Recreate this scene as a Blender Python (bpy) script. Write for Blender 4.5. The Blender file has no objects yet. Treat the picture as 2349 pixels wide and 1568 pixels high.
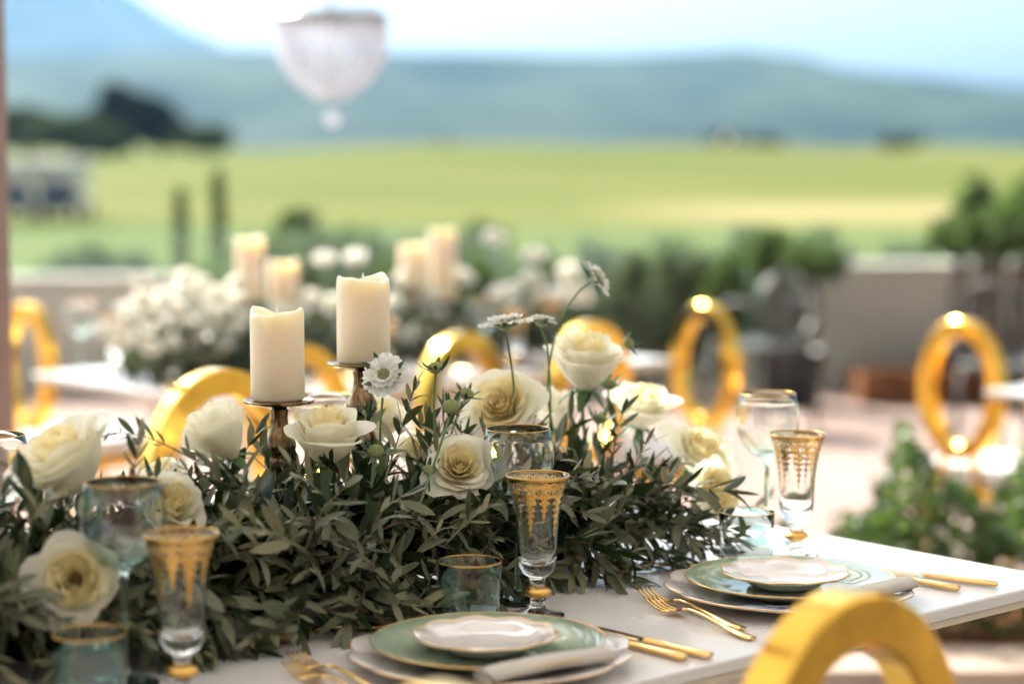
import bpy, math, random
from mathutils import Vector, Matrix, Euler
from math import sin, cos, pi, radians, sqrt, atan2, hypot, exp

R = random.Random(7)
scene = bpy.context.scene
COL = scene.collection

# ------------------------------------------------------------------ camera
F, W, H = 4700.0, 2349.0, 1568.0          # focal length and frame in the survey's pixels
PITCH = math.atan((784 - 345) / F)
CAM = Vector((0, 0, 1.35))
cd = bpy.data.cameras.new('camera')
cam = bpy.data.objects.new('camera', cd)
COL.objects.link(cam)
cam.location = CAM
cam.rotation_euler = (pi / 2 - PITCH, 0, 0)
cd.sensor_width = 36
cd.lens = F / W * 36
cd.clip_start = 0.05
cd.clip_end = 30000
cd.dof.use_dof = True
cd.dof.focus_distance = 2.66
cd.dof.aperture_fstop = cd.lens / 38.0
cd.dof.aperture_blades = 0
scene.camera = cam

# ------------------------------------------------------------------ world, sun, exposure
SUN_EL, SUN_AZ = radians(42), radians(-40)      # azimuth measured from +Y towards +X
world = bpy.data.worlds.new('World')
scene.world = world
world.use_nodes = True
wn = world.node_tree.nodes
wl = world.node_tree.links
bg = wn['Background']
sky = wn.new('ShaderNodeTexSky')
sky.sky_type = 'NISHITA'
sky.sun_disc = False
sky.sun_elevation = SUN_EL
sky.sun_rotation = SUN_AZ
sky.altitude = 60
sky.air_density = 0.5
sky.dust_density = 7.0
sky.ozone_density = 1.0
hs = wn.new('ShaderNodeHueSaturation')       # washes most of the blue out of the sky
hs.inputs['Saturation'].default_value = .06
wl.new(sky.outputs[0], hs.inputs['Color'])
wl.new(hs.outputs[0], bg.inputs[0])
bg.inputs[1].default_value = 0.15
sd = bpy.data.lights.new('sun', 'SUN')
sun = bpy.data.objects.new('sun', sd)
COL.objects.link(sun)
sd.energy = 5.0
sd.angle = radians(0.55)
sd.color = (1.0, 0.93, 0.82)
S = Vector((sin(SUN_AZ) * cos(SUN_EL), cos(SUN_AZ) * cos(SUN_EL), sin(SUN_EL)))
sun.rotation_euler = S.to_track_quat('Z', 'Y').to_euler()
sun.location = S * 30
scene.view_settings.view_transform = 'Standard'
scene.view_settings.look = 'None'
scene.view_settings.gamma = 1
scene.view_settings.use_curve_mapping = False
scene.view_settings.exposure = 1.12
cy = scene.cycles
cy.use_denoising = True
cy.max_bounces = 14
cy.transmission_bounces = 12
cy.transparent_max_bounces = 12
cy.glossy_bounces = 6
cy.diffuse_bounces = 4
cy.volume_bounces = 1
cy.sample_clamp_indirect = 12

# ------------------------------------------------------------------ survey helpers
CF = Vector((0, cos(PITCH), -sin(PITCH)))
CU = Vector((0, sin(PITCH), cos(PITCH)))
def ray(x, y): return CF + Vector((1, 0, 0)) * ((x - W / 2) / F) - CU * ((y - H / 2) / F)
def atz(x, y, z):
    d = ray(x, y)
    return CAM + d * ((z - CAM.z) / d.z)
def aty(x, y, Y):
    d = ray(x, y)
    return CAM + d * (Y / d.y)
ZT = 0.762
TA = radians(41.2)
EX = Vector((cos(TA), sin(TA), 0))       # along the near edge of the table, to its corner
EN = Vector((-sin(TA), cos(TA), 0))      # across the table
C0 = Vector((0.766, 2.784, 0))           # the table's corner
def tab(s, t, z=ZT): return C0 - EX * s + EN * t + Vector((0, 0, z))
def on_t(x, y, t):
    d = ray(x, y)
    return CAM + d * ((t - (CAM - C0).dot(EN)) / d.dot(EN))
def ppm(p): return F / (p - CAM).dot(CF)

# ------------------------------------------------------------------ object helpers
def tag(o, label=None, cat=None, group=None, kind=None):
    if label: o['label'] = label
    if cat: o['category'] = cat
    if group: o['group'] = group
    if kind: o['kind'] = kind
    return o
def thing(name, label, cat, loc=(0, 0, 0), rot=None, group=None):
    o = bpy.data.objects.new(name, None)
    COL.objects.link(o)
    o.empty_display_size = 0.05
    o.location = loc
    if rot is not None:
        if isinstance(rot, (int, float)): o.rotation_euler = (0, 0, rot)
        else: o.rotation_euler = rot
    return tag(o, label, cat, group)
def mesh(name, vs, fs, mat=None, smooth=True):
    m = bpy.data.meshes.new(name)
    m.from_pydata([tuple(v) for v in vs], [], fs)
    if mat: m.materials.append(mat)
    if smooth: m.polygons.foreach_set('use_smooth', [True] * len(m.polygons))
    m.update()
    return m
def obj(name, m, parent=None, mw=None):
    o = bpy.data.objects.new(name, m)
    COL.objects.link(o)
    if parent: o.parent = parent
    if mw is not None: o.matrix_local = mw
    return o
def mo(name, vf, mat, parent=None, smooth=True): return obj(name, mesh(name, vf[0], vf[1], mat, smooth), parent)
def copy_tree(o, parent=None):
    c = o.copy()
    COL.objects.link(c)
    c.parent = parent
    for ch in list(o.children): copy_tree(ch, c)
    return c
def join(*parts):
    vs, fs = [], []
    for v, f in parts:
        n = len(vs)
        vs += list(v)
        fs += [tuple(i + n for i in q) for q in f]
    return vs, fs
def xf(vf, M): return [M @ Vector(v) for v in vf[0]], vf[1]
def box(x0, x1, y0, y1, z0, z1):
    v = [(x, y, z) for z in (z0, z1) for y in (y0, y1) for x in (x0, x1)]
    return v, [(0, 2, 3, 1), (4, 5, 7, 6), (0, 1, 5, 4), (2, 6, 7, 3), (0, 4, 6, 2), (1, 3, 7, 5)]
def lathe(prof, n=48, mod=None, closed=False):
    vs, fs = [], []
    for k, (r, z) in enumerate(prof):
        for i in range(n):
            a = 2 * pi * i / n
            rr, zz = (r, z) if mod is None else mod(r, z, a, k)
            vs.append((rr * cos(a), rr * sin(a), zz))
    m = len(prof)
    for k in range(m if closed else m - 1):
        k2 = (k + 1) % m
        for i in range(n):
            j = (i + 1) % n
            fs.append((k * n + i, k * n + j, k2 * n + j, k2 * n + i))
    return vs, fs
def tube(pts, rad, n=6, cap=True):
    pts = [Vector(p) for p in pts]
    if not hasattr(rad, '__len__'): rad = [rad] * len(pts)
    vs, fs = [], []
    up = Vector((0, 0, 1))
    t0 = (pts[1] - pts[0]).normalized()
    if abs(t0.z) > .9: up = Vector((1, 0, 0))
    nx = t0.cross(up).normalized()
    for i, p in enumerate(pts):
        t = (pts[min(i + 1, len(pts) - 1)] - pts[max(i - 1, 0)]).normalized()
        nx = (nx - t * nx.dot(t)).normalized()
        ny = t.cross(nx)
        for k in range(n):
            a = 2 * pi * k / n
            vs.append(p + (nx * cos(a) + ny * sin(a)) * rad[i])
    for i in range(len(pts) - 1):
        for k in range(n):
            j = (k + 1) % n
            fs.append((i * n + k, i * n + j, (i + 1) * n + j, (i + 1) * n + k))
    if cap:
        fs.append(tuple(range(n - 1, -1, -1)))
        fs.append(tuple(range((len(pts) - 1) * n, len(pts) * n)))
    return vs, fs
def curve(pts, n=12):
    """Catmull-Rom through the points"""
    P = [Vector(p) for p in pts]
    if len(P) == 2: return [P[0].lerp(P[1], i / n) for i in range(n + 1)]
    P = [2 * P[0] - P[1]] + P + [2 * P[-1] - P[-2]]
    out = []
    seg = len(P) - 3
    per = max(2, n // seg)
    for s in range(seg):
        a, b, c, d = P[s:s + 4]
        for i in range(per):
            u = i / per
            out.append(.5 * ((2 * b) + (c - a) * u + (2 * a - 5 * b + 4 * c - d) * u * u + (3 * b - a - 3 * c + d) * u ** 3))
    out.append(P[-2])
    return out
def rot_to(d, spin=0):
    return Vector(d).normalized().to_track_quat('Z', 'Y').to_matrix().to_4x4() @ Matrix.Rotation(spin, 4, 'Z')
def place(p, d, spin=0): return Matrix.Translation(p) @ rot_to(d, spin)

# ------------------------------------------------------------------ materials
def mat(name, col, rough=.5, metal=0, **kw):
    m = bpy.data.materials.new(name)
    m.use_nodes = True
    b = m.node_tree.nodes['Principled BSDF']
    b.inputs['Base Color'].default_value = (*col, 1)
    b.inputs['Roughness'].default_value = rough
    b.inputs['Metallic'].default_value = metal
    for k, v in kw.items():
        b.inputs[k.replace('_', ' ')].default_value = v
    return m
def nodes(m): return m.node_tree.nodes, m.node_tree.links, m.node_tree.nodes['Principled BSDF']
def noise_col(m, c0, c1, scale=5, detail=4, lo=.35, hi=.65, coord='Object', stretch=None):
    n, l, b = nodes(m)
    tc = n.new('ShaderNodeTexCoord')
    tx = n.new('ShaderNodeTexNoise')
    tx.inputs['Scale'].default_value = scale
    tx.inputs['Detail'].default_value = detail
    r = n.new('ShaderNodeValToRGB')
    r.color_ramp.elements[0].color = (*c0, 1)
    r.color_ramp.elements[1].color = (*c1, 1)
    r.color_ramp.elements[0].position = lo
    r.color_ramp.elements[1].position = hi
    if stretch:
        mp = n.new('ShaderNodeMapping')
        mp.inputs['Scale'].default_value = stretch
        l.new(tc.outputs[coord], mp.inputs[0])
        l.new(mp.outputs[0], tx.inputs[0])
    else:
        l.new(tc.outputs[coord], tx.inputs[0])
    l.new(tx.outputs[0], r.inputs[0])
    l.new(r.outputs[0], b.inputs['Base Color'])
    return r
def bump(m, scale, strength, dist=.002, detail=3):
    n, l, b = nodes(m)
    tc = n.new('ShaderNodeTexCoord')
    tx = n.new('ShaderNodeTexNoise')
    tx.inputs['Scale'].default_value = scale
    tx.inputs['Detail'].default_value = detail
    bp = n.new('ShaderNodeBump')
    bp.inputs['Strength'].default_value = strength
    bp.inputs['Distance'].default_value = dist
    l.new(tc.outputs['Object'], tx.inputs[0])
    l.new(tx.outputs[0], bp.inputs['Height'])
    l.new(bp.outputs[0], b.inputs['Normal'])
def translucent(m, col, fac):
    n, l, b = nodes(m)
    out = n['Material Output']
    t = n.new('ShaderNodeBsdfTranslucent')
    t.inputs[0].default_value = (*col, 1)
    mx = n.new('ShaderNodeMixShader')
    mx.inputs[0].default_value = fac
    l.new(b.outputs[0], mx.inputs[1])
    l.new(t.outputs[0], mx.inputs[2])
    l.new(mx.outputs[0], out.inputs[0])
    return t
def rand_tint(m, c0, c1, back=None):
    """colour varies from leaf to leaf (and is paler underneath)"""
    n, l, b = nodes(m)
    g = n.new('ShaderNodeNewGeometry')
    mx = n.new('ShaderNodeMix')
    mx.data_type = 'RGBA'
    mx.inputs['A'].default_value = (*c0, 1)
    mx.inputs['B'].default_value = (*c1, 1)
    l.new(g.outputs['Random Per Island'], mx.inputs['Factor'])
    res = mx.outputs['Result']
    if back:
        m2 = n.new('ShaderNodeMix')
        m2.data_type = 'RGBA'
        m2.inputs['B'].default_value = (*back, 1)
        l.new(res, m2.inputs['A'])
        l.new(g.outputs['Backfacing'], m2.inputs['Factor'])
        res = m2.outputs['Result']
    l.new(res, b.inputs['Base Color'])

M = {}
M['lacquer'] = mat('white_lacquer', (.74, .72, .71), .2)
bump(M['lacquer'], 260, .02, .0005)
n, l, b = nodes(M['lacquer'])
tx = n.new('ShaderNodeTexNoise'); tx.inputs['Scale'].default_value = 9; tx.inputs['Detail'].default_value = 6
tc = n.new('ShaderNodeTexCoord'); r1 = n.new('ShaderNodeMapRange'); r1.inputs[1].default_value = .3; r1.inputs[2].default_value = .7; r1.inputs[3].default_value = .13; r1.inputs[4].default_value = .30
l.new(tc.outputs['Object'], tx.inputs[0]); l.new(tx.outputs[0], r1.inputs[0]); l.new(r1.outputs[0], b.inputs['Roughness'])
M['edge'] = mat('cream_edge', (.70, .62, .50), .35)
M['gold'] = mat('polished_gold', (.94, .57, .10), .16, 1)
bump(M['gold'], 14, .10, .004, 1)
n, l, b = nodes(M['gold'])                 # handling marks in the polish
tx = n.new('ShaderNodeTexNoise'); tx.inputs['Scale'].default_value = 22; tx.inputs['Detail'].default_value = 8
tc = n.new('ShaderNodeTexCoord'); r1 = n.new('ShaderNodeMapRange'); r1.inputs[1].default_value = .35; r1.inputs[2].default_value = .7; r1.inputs[3].default_value = .09; r1.inputs[4].default_value = .26
l.new(tc.outputs['Object'], tx.inputs[0]); l.new(tx.outputs[0], r1.inputs[0]); l.new(r1.outputs[0], b.inputs['Roughness'])
M['gold_cut'] = mat('gold_cutlery', (.90, .60, .24), .17, 1)
M['gilt'] = mat('gilding', (.80, .47, .13), .3, 1)
M['brass'] = mat('aged_brass', (.50, .36, .19), .12, 1)
noise_col(M['brass'], (.10, .06, .03), (.40, .28, .15), 40)
M['glass'] = mat('clear_glass', (.985, 1, .995), .0, 0, Transmission_Weight=1.0, IOR=1.46)
M['green_glass'] = mat('pale_green_glass', (.93, .98, .97), .0, 0, Transmission_Weight=1.0, IOR=1.45)
M['teal_glass'] = mat('teal_glass', (.72, .90, .90), .0, 0, Transmission_Weight=1.0, IOR=1.45)
for k in ('green_glass', 'teal_glass'):
    b = M[k].node_tree.nodes['Principled BSDF']
    b.inputs['Thin Film Thickness'].default_value = 300
    b.inputs['Thin Film IOR'].default_value = 1.56
n, l, b = nodes(M['green_glass'])          # the tint is stronger at the bottom of the bowl
tc = n.new('ShaderNodeTexCoord'); sx = n.new('ShaderNodeSeparateXYZ'); r1 = n.new('ShaderNodeMapRange')
r1.inputs[1].default_value = .125; r1.inputs[2].default_value = .165
mx = n.new('ShaderNodeMix'); mx.data_type = 'RGBA'
mx.inputs['A'].default_value = (.70, .95, .87, 1); mx.inputs['B'].default_value = (.95, .99, .985, 1)
l.new(tc.outputs['Object'], sx.inputs[0]); l.new(sx.outputs[2], r1.inputs[0]); l.new(r1.outputs[0], mx.inputs['Factor']); l.new(mx.outputs['Result'], b.inputs['Base Color'])
M['pale_tumbler'] = mat('pale_tumbler_glass', (.92, .97, .96), .0, 0, Transmission_Weight=1.0, IOR=1.45)
M['porcelain'] = mat('white_porcelain', (.80, .75, .73), .09, 0, Coat_Weight=.6, Coat_Roughness=.04)
bump(M['porcelain'], 38, .5, .0035, 1)
M['sage'] = mat('sage_glaze', (.27, .43, .30), .08, 0, Coat_Weight=.6, Coat_Roughness=.04)
noise_col(M['sage'], (.33, .43, .31), (.43, .53, .40), 30)
bump(M['sage'], 30, .25, .002, 1)
M['linen'] = mat('linen', (.50, .46, .41), .9)
bump(M['linen'], 900, .5, .0006, 1)
M['wax'] = mat('cream_wax', (.86, .76, .59), .42, 0, Subsurface_Weight=.85, Subsurface_Scale=.03)
M['wax'].node_tree.nodes['Principled BSDF'].inputs['Subsurface Radius'].default_value = (1, .62, .3)
M['flame'] = mat('plastic_flame', (.85, .80, .74), .4)
M['petal_o'] = mat('outer_petal', (.95, .92, .79), .5)
M['petal_i'] = mat('inner_petal', (.95, .86, .56), .5)
for k, c in (('petal_o', (.94, .90, .72)), ('petal_i', (.95, .84, .50))):
    translucent(M[k], c, .40)
    bump(M[k], 60, .2, .001, 2)
M['sepal'] = mat('sepal', (.07, .15, .05), .5)
M['stem'] = mat('green_stem', (.13, .22, .07), .5)
M['twig'] = mat('olive_twig', (.20, .15, .09), .7)
M['twig_green'] = mat('young_twig', (.22, .25, .13), .6)
M['leaf'] = mat('olive_leaf', (.05, .085, .045), .38)
rand_tint(M['leaf'], (.004, .017, .008), (.021, .043, .017), (.15, .16, .095))
translucent(M['leaf'], (.10, .17, .04), .08)
M['leaf2'] = mat('silver_leaf', (.05, .085, .045), .42)
rand_tint(M['leaf2'], (.035, .060, .026), (.10, .12, .05), (.25, .24, .14))
translucent(M['leaf2'], (.14, .18, .06), .1)
for k in ('leaf', 'leaf2'): M[k].node_tree.nodes['Principled BSDF'].inputs['Specular IOR Level'].default_value = .26
M['scab_green'] = mat('scabious_green', (.15, .22, .10), .6)
M['scab_head'] = mat('scabious_head', (.33, .37, .16), .6)
M['scab_white'] = mat('scabious_petal', (.86, .86, .83), .6)
translucent(M['scab_white'], (.86, .86, .76), .35)
M['bract'] = mat('bract', (.035, .095, .045), .5)
M['cushion'] = mat('white_cushion', (.80, .79, .77), .6)
M['stone'] = mat('pink_paving', (.36, .27, .235), .75)
noise_col(M['stone'], (.31, .225, .19), (.39, .30, .26), 1.6, 6)
M['deck'] = mat('deck_stone', (.26, .21, .18), .7)
noise_col(M['deck'], (.20, .16, .13), (.29, .24, .20), 2.5, 6)
M['kerb'] = mat('kerb_stone', (.42, .33, .26), .8)
noise_col(M['kerb'], (.36, .27, .21), (.47, .38, .31), 6, 6)
M['plaster'] = mat('plaster', (.42, .42, .36), .85)
noise_col(M['plaster'], (.46, .47, .41), (.62, .62, .54), 1.2, 6)
M['soil'] = mat('brown_border', (.20, .09, .045), .9)
noise_col(M['soil'], (.13, .06, .03), (.26, .12, .06), 8, 5)
M['post'] = mat('brown_post', (.28, .17, .14), .6)
M['fabric'] = mat('canopy_cloth', (.78, .77, .74), .9)
translucent(M['fabric'], (.70, .69, .66), .34)
M['rail_glass'] = mat('rail_glass', (.80, .93, .88), .0, 0, Transmission_Weight=1.0, IOR=1.3)
translucent(M['rail_glass'], (.62, .72, .66), .035)
M['crystal'] = mat('crystal', (.84, .85, .90), .05, 0, Transmission_Weight=.2, IOR=1.5)
translucent(M['crystal'], (.82, .83, .88), .4)
M['silver'] = mat('aged_silver', (.34, .34, .33), .35, 1)
M['dark_metal'] = mat('dark_metal', (.035, .037, .036), .5)
M['grass'] = mat('fairway_grass', (.2, .25, .06), .9)
M['wood'] = mat('bark', (.09, .06, .04), .9)
M['shrub'] = mat('shrub_leaf', (.07, .11, .05), .6)
rand_tint(M['shrub'], (.055, .10, .040), (.13, .18, .07))
translucent(M['shrub'], (.14, .22, .05), .3)
M['shrub_grey'] = mat('grey_shrub_leaf', (.12, .15, .10), .7)
rand_tint(M['shrub_grey'], (.13, .18, .12), (.23, .27, .18))
translucent(M['shrub_grey'], (.18, .24, .10), .3)
M['tree_dark'] = mat('dark_tree_leaf', (.015, .03, .018), .6)
rand_tint(M['tree_dark'], (.010, .022, .014), (.028, .045, .024))
M['tree_mid'] = mat('mid_tree_leaf', (.05, .08, .035), .6)
rand_tint(M['tree_mid'], (.035, .06, .028), (.085, .11, .05))
translucent(M['tree_mid'], (.12, .18, .05), .2)
M['hedge'] = mat('hedge_leaf', (.04, .09, .03), .45)
rand_tint(M['hedge'], (.02, .06, .022), (.10, .17, .05))
translucent(M['hedge'], (.18, .30, .05), .3)
M['blossom'] = mat('blossom', (.75, .70, .72), .6)
M['hill'] = mat('wooded_hill', (.03, .05, .03), .95)
noise_col(M['hill'], (.006, .022, .026), (.06, .085, .06), .012, 6, .35, .65)
M['cart_white'] = mat('cart_white', (.85, .84, .86), .4)
translucent(M['cart_white'], (.8, .8, .82), .3)
M['cart_blue'] = mat('cart_blue', (.03, .06, .19), .5)
M['rubber'] = mat('rubber', (.02, .02, .02), .8)
M['cart_tan'] = mat('cart_tan', (.45, .36, .26), .6)

for k in ('grass', 'hill', 'stone', 'deck', 'shrub', 'shrub_grey', 'tree_dark', 'tree_mid', 'soil', 'plaster', 'core_shade'):
    if k in M: M[k].node_tree.nodes['Principled BSDF'].inputs['Specular IOR Level'].default_value = .05
# grass with a strip of drier turf
n, l, b = nodes(M['grass'])
tc = n.new('ShaderNodeTexCoord')
t1 = n.new('ShaderNodeTexNoise'); t1.inputs['Scale'].default_value = .05; t1.inputs['Detail'].default_value = 5
mp = n.new('ShaderNodeMapping'); mp.inputs['Scale'].default_value = (.35, 1, 1)
r1 = n.new('ShaderNodeValToRGB')
r1.color_ramp.elements[0].color = (.092, .122, .022, 1); r1.color_ramp.elements[0].position = .38
r1.color_ramp.elements[1].color = (.160, .156, .044, 1); r1.color_ramp.elements[1].position = .68
sx = n.new('ShaderNodeSeparateXYZ')
ma = n.new('ShaderNodeMath'); ma.operation = 'SUBTRACT'; ma.inputs[1].default_value = 74
mb = n.new('ShaderNodeMath'); mb.operation = 'ABSOLUTE'
mc = n.new('ShaderNodeMapRange'); mc.inputs[1].default_value = 4; mc.inputs[2].default_value = 14; mc.inputs[3].default_value = .85; mc.inputs[4].default_value = 0
md = n.new('ShaderNodeMapRange'); md.inputs[1].default_value = 2; md.inputs[2].default_value = 9
me = n.new('ShaderNodeMath'); me.operation = 'MULTIPLY'
mx = n.new('ShaderNodeMix'); mx.data_type = 'RGBA'; mx.inputs['B'].default_value = (.30, .25, .12, 1)
l.new(tc.outputs['Object'], mp.inputs[0]); l.new(mp.outputs[0], t1.inputs[0]); l.new(t1.outputs[0], r1.inputs[0])
l.new(tc.outputs['Object'], sx.inputs[0]); l.new(sx.outputs[1], ma.inputs[0]); l.new(ma.outputs[0], mb.inputs[0]); l.new(mb.outputs[0], mc.inputs[0])
l.new(sx.outputs[0], md.inputs[0]); l.new(mc.outputs[0], me.inputs[0]); l.new(md.outputs[0], me.inputs[1])
l.new(me.outputs[0], mx.inputs['Factor']); l.new(r1.outputs[0], mx.inputs['A']); l.new(mx.outputs['Result'], b.inputs['Base Color'])

# ================================================================== THE SETTING
ZF = -0.10          # terrace level; the deck under the first table is 0
def noise2(x, y, s=0):
    return (sin(x * 1.3 + s) * cos(y * 1.7 - s * .6) + .5 * sin(x * 2.9 - y * 2.1 + s * 2) + .25 * sin(x * 6.1 + y * 5.3 + s))
def smooth(a, b, x):
    t = min(1, max(0, (x - a) / (b - a)))
    return t * t * (3 - 2 * t)
def terrain(x, y):
    z = -1.7 + 1.0 * smooth(15, 66, y) + 1.5 * smooth(64, 128, y) + .45 * smooth(130, 300, y)
    z += (.25 + .3 * smooth(90, 160, y)) * noise2(x * .035, y * .03, 1.2) * smooth(30, 90, y)
    z += .55 * exp(-((x + 9) / 16) ** 2 - ((y - 128) / 26) ** 2)
    return z
def grid(xs, ys, fz):
    nx = len(xs)
    vs = [(x, y, fz(x, y)) for y in ys for x in xs]
    fs = [(j * nx + i, j * nx + i + 1, (j + 1) * nx + i + 1, (j + 1) * nx + i) for j in range(len(ys) - 1) for i in range(nx - 1)]
    return vs, fs
xs = [-3300, -2000, -1200, -600, -300] + [-200 + 5 * i for i in range(81)] + [300, 600, 1200, 2000, 3300]
ys = [-700, -300, -50, 13.2] + [16 + 3.2 * i for i in range(95)] + [360, 450, 700, 1200, 2000, 3000, 3900]
def ground_z(x, y):
    if y < 13: return -1.7
    if y > 330: return 1.2 - smooth(330, 600, y) * 8
    return terrain(x, y)
g = mo('ground', grid(xs, ys, ground_z), M['grass']); g['kind'] = 'structure'
# hills: a wooded ridge about 1.5 km away and a mountain behind it
def lerp_tab(T, x):
    if x <= T[0][0]: return T[0][1]
    for (a, u), (b_, v) in zip(T, T[1:]):
        if x <= b_: return u + (v - u) * (x - a) / (b_ - a)
    return T[-1][1]
RIDGE = [(-600, 68), (-375, 66), (-215, 72), (-60, 70), (60, 67), (165, 72), (215, 66), (228, 59), (290, 54), (375, 45), (600, 40)]
def hill_z(x, y):
    top = lerp_tab(RIDGE, x * 1500 / max(y, 1300))
    k = smooth(560, 1500, y) if y < 1500 else 1 - .5 * smooth(1500, 2200, y)
    return -8 + (top + 8) * k + (noise2(x * .035, y * .02, 3) * 3 + noise2(x * .012, y * .009, 1) * 6) * k * (1 - k) * 3
g = mo('hills', grid([-1100 + 22 * i for i in range(101)], [520 + 35 * i for i in range(50)], hill_z), M['hill']); g['kind'] = 'structure'
def mount_z(x, y):
    d = (x + 820) / 640
    return -20 + 425 * max(0, 1 - abs(d)) * (1 - abs((y - 3100) / 800)) + 10 * noise2(x * .011, y * .007, 5)
g = mo('mountain', grid([-1850 + 38 * i for i in range(50)], [2310 + 52 * i for i in range(31)], mount_z), M['hill']); g['kind'] = 'structure'
# terrace, deck, planting bed
g = mo('terrace', box(-14, 14, 4.5, 12.9, -1.6, ZF), M['stone'], smooth=False); g['kind'] = 'structure'
g = mo('deck', box(-9, 9, -6, 4.497, -1.6, 0), M['deck'], smooth=False); g['kind'] = 'structure'
bed = mo('planting_bed', box(.30, 6, 5.06, 5.9, ZF + .003, .10), M['soil'], smooth=False); bed['kind'] = 'structure'
kerb = thing('stone_kerb', 'beige stone kerb edging the leafy hedge bed beside the white table', 'kerb', (0, 4.8, ZF))
kx = .0
while kx < 5.5:
    mo('kerb_stone', box(kx + .004, kx + .696, 0, .25, .002, .215 + R.uniform(-.003, .003)), M['kerb'], kerb, False)
    kx += .70

# ================================================================== FIRST TABLE
def lacquer_table(name, label, p_corner, ang, length, width, ztop, zfloor, group=None):
    t = thing(name, label, 'table', (p_corner.x, p_corner.y, zfloor), ang, group)
    h = ztop - zfloor
    bv = .003
    def slab(x0, x1, y0, y1, z0, z1, c):
        v, f = [], []
        rings = [(0, z0, c), (0, z0, 0), (0, z1, 0), (0, z1, c)]
        P = [(x0 + c, y0 + c, z0), (x1 - c, y0 + c, z0), (x1 - c, y1 - c, z0), (x0 + c, y1 - c, z0),
             (x0, y0, z0 + c), (x1, y0, z0 + c), (x1, y1, z0 + c), (x0, y1, z0 + c),
             (x0, y0, z1 - c), (x1, y0, z1 - c), (x1, y1, z1 - c), (x0, y1, z1 - c),
             (x0 + c, y0 + c, z1), (x1 - c, y0 + c, z1), (x1 - c, y1 - c, z1), (x0 + c, y1 - c, z1)]
        Q = [(3, 2, 1, 0), (12, 13, 14, 15)]
        for a in (0, 4, 8):
            for i in range(4):
                j = (i + 1) % 4
                Q.append((a + i, a + j, a + 4 + j, a + 4 + i))
        return P, Q
    mo('tabletop', slab(-length, 0, 0, width, h - .016, h, .002), M['lacquer'], t, False)
    mo('edge_band', slab(-length + .006, -.006, .006, width - .006, h - .028, h - .0165, .002), M['edge'], t, False)
    mo('apron', slab(-length + .22, -.22, .22, width - .22, h - .09, h - .0285, .003), M['edge'], t, False)
    for x in (-length + .3, -.3):
        for y in (.3, width - .3):
            mo('leg', slab(x - .04, x + .04, y - .04, y + .04, 0.001, h - .09, .004), M['lacquer'], t, False)
    return t
TL, TW = 2.7, 1.06
lacquer_table('dining_table', 'glossy white table laid with sage plates, gold cutlery and an olive garland', C0, TA, TL, TW, ZT, 0)

# ------------------------------------------------------------------ chairs with an O-shaped back
def ring_mesh(rx, rz, rad, dep, n=72):
    """oval ring in the XZ plane: flat faces with small chamfers"""
    b_ = .004
    sec = [(-rad + b_, -dep / 2), (-b_, -dep / 2), (0, -dep / 2 + b_), (0, dep / 2 - b_), (-b_, dep / 2), (-rad + b_, dep / 2), (-rad, dep / 2 - b_), (-rad, -dep / 2 + b_)]
    vs, fs = [], []
    for k in range(len(sec)):
        (r0, y0), (r1, y1) = sec[k], sec[(k + 1) % len(sec)]
        o = len(vs)
        for i in range(n):
            a = 2 * pi * i / n
            vs += [((rx + r0) * cos(a), y0, (rz + r0) * sin(a)), ((rx + r1) * cos(a), y1, (rz + r1) * sin(a))]
        for i in range(n):
            j = (i + 1) % n
            fs.append((o + 2 * i, o + 2 * j, o + 2 * j + 1, o + 2 * i + 1))
    return vs, fs
RX, RZ = .160, .212
def soft_slab(hx, hy, z0, z1, pw=4, n=40, r=.02):
    prof = [(.0, z0), (.9, z0), (.97, z0 + .2 * (z1 - z0)), (1, z0 + .5 * (z1 - z0)), (.985, z0 + .8 * (z1 - z0)), (.93, z1 - .004), (.6, z1), (0.001, z1 + .004)]
    def md(r_, z, a, k):
        q = (abs(cos(a)) ** pw + abs(sin(a)) ** pw) ** (-1 / pw)
        return r_ * q, z
    v, f = lathe(prof, n, md)
    return [(x * hx, y * hy, z) for x, y, z in v], f
def make_chair():
    t = thing('gold_chair', '', 'chair')
    TOP = .95
    b_ = mo('backrest', ring_mesh(RX, RZ, .050, .046), M['gold'], t)
    b_.location = (0, -.20, TOP - RZ)
    mo('seat', soft_slab(.21, .205, .445, .505), M['cushion'], t)
    mo('seat_frame', soft_slab(.215, .21, .40, .444), M['gold'], t)
    for sx_ in (-1, 1):
        mo('back_support', tube(curve([(sx_ * .05, -.20, .545), (sx_ * .07, -.205, .49), (sx_ * .09, -.19, .42)], 8), .013, 8), M['gold'], t)
        for sy in (-1, 1):
            mo('leg', tube([(sx_ * .165, sy * .16, .402), (sx_ * .185, sy * .185, .0)], [.019, .011], 8), M['gold'], t)
    return t
CH0 = make_chair()
CH_USED = []
def chair(p, ang, label, group=None):
    c = CH0 if not CH_USED else copy_tree(CH0)
    CH_USED.append(c)
    c.location = p
    c.rotation_euler = (0, 0, ang)
    c['label'] = label
    if group: c['group'] = group
    elif 'group' in c: del c['group']
    return c
def chair_back_at(pb, ang, label, z=0):
    """stand the chair so that the middle of its back is above pb"""
    off = Matrix.Rotation(ang, 3, 'Z') @ Vector((0, -.20, 0))
    return chair((pb.x - off.x, pb.y - off.y, z), ang, label)
chair_back_at(tab(.965, -.405), TA, 'gold O-back chair pulled up to the place setting with the forks beside the full-stemmed flute')
chair_back_at(tab(1.46, -.425), TA, 'gold O-back chair with only the top of its ring rising below the rolled napkin')
chair_back_at(tab(.34, 1.60), TA + pi, 'pale gold O-back chair behind the shorter pillar candle, across the table')
chair_back_at(tab(.955, 1.60), TA + pi, 'gold O-back chair behind the big side-on rose, across the garland')

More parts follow.
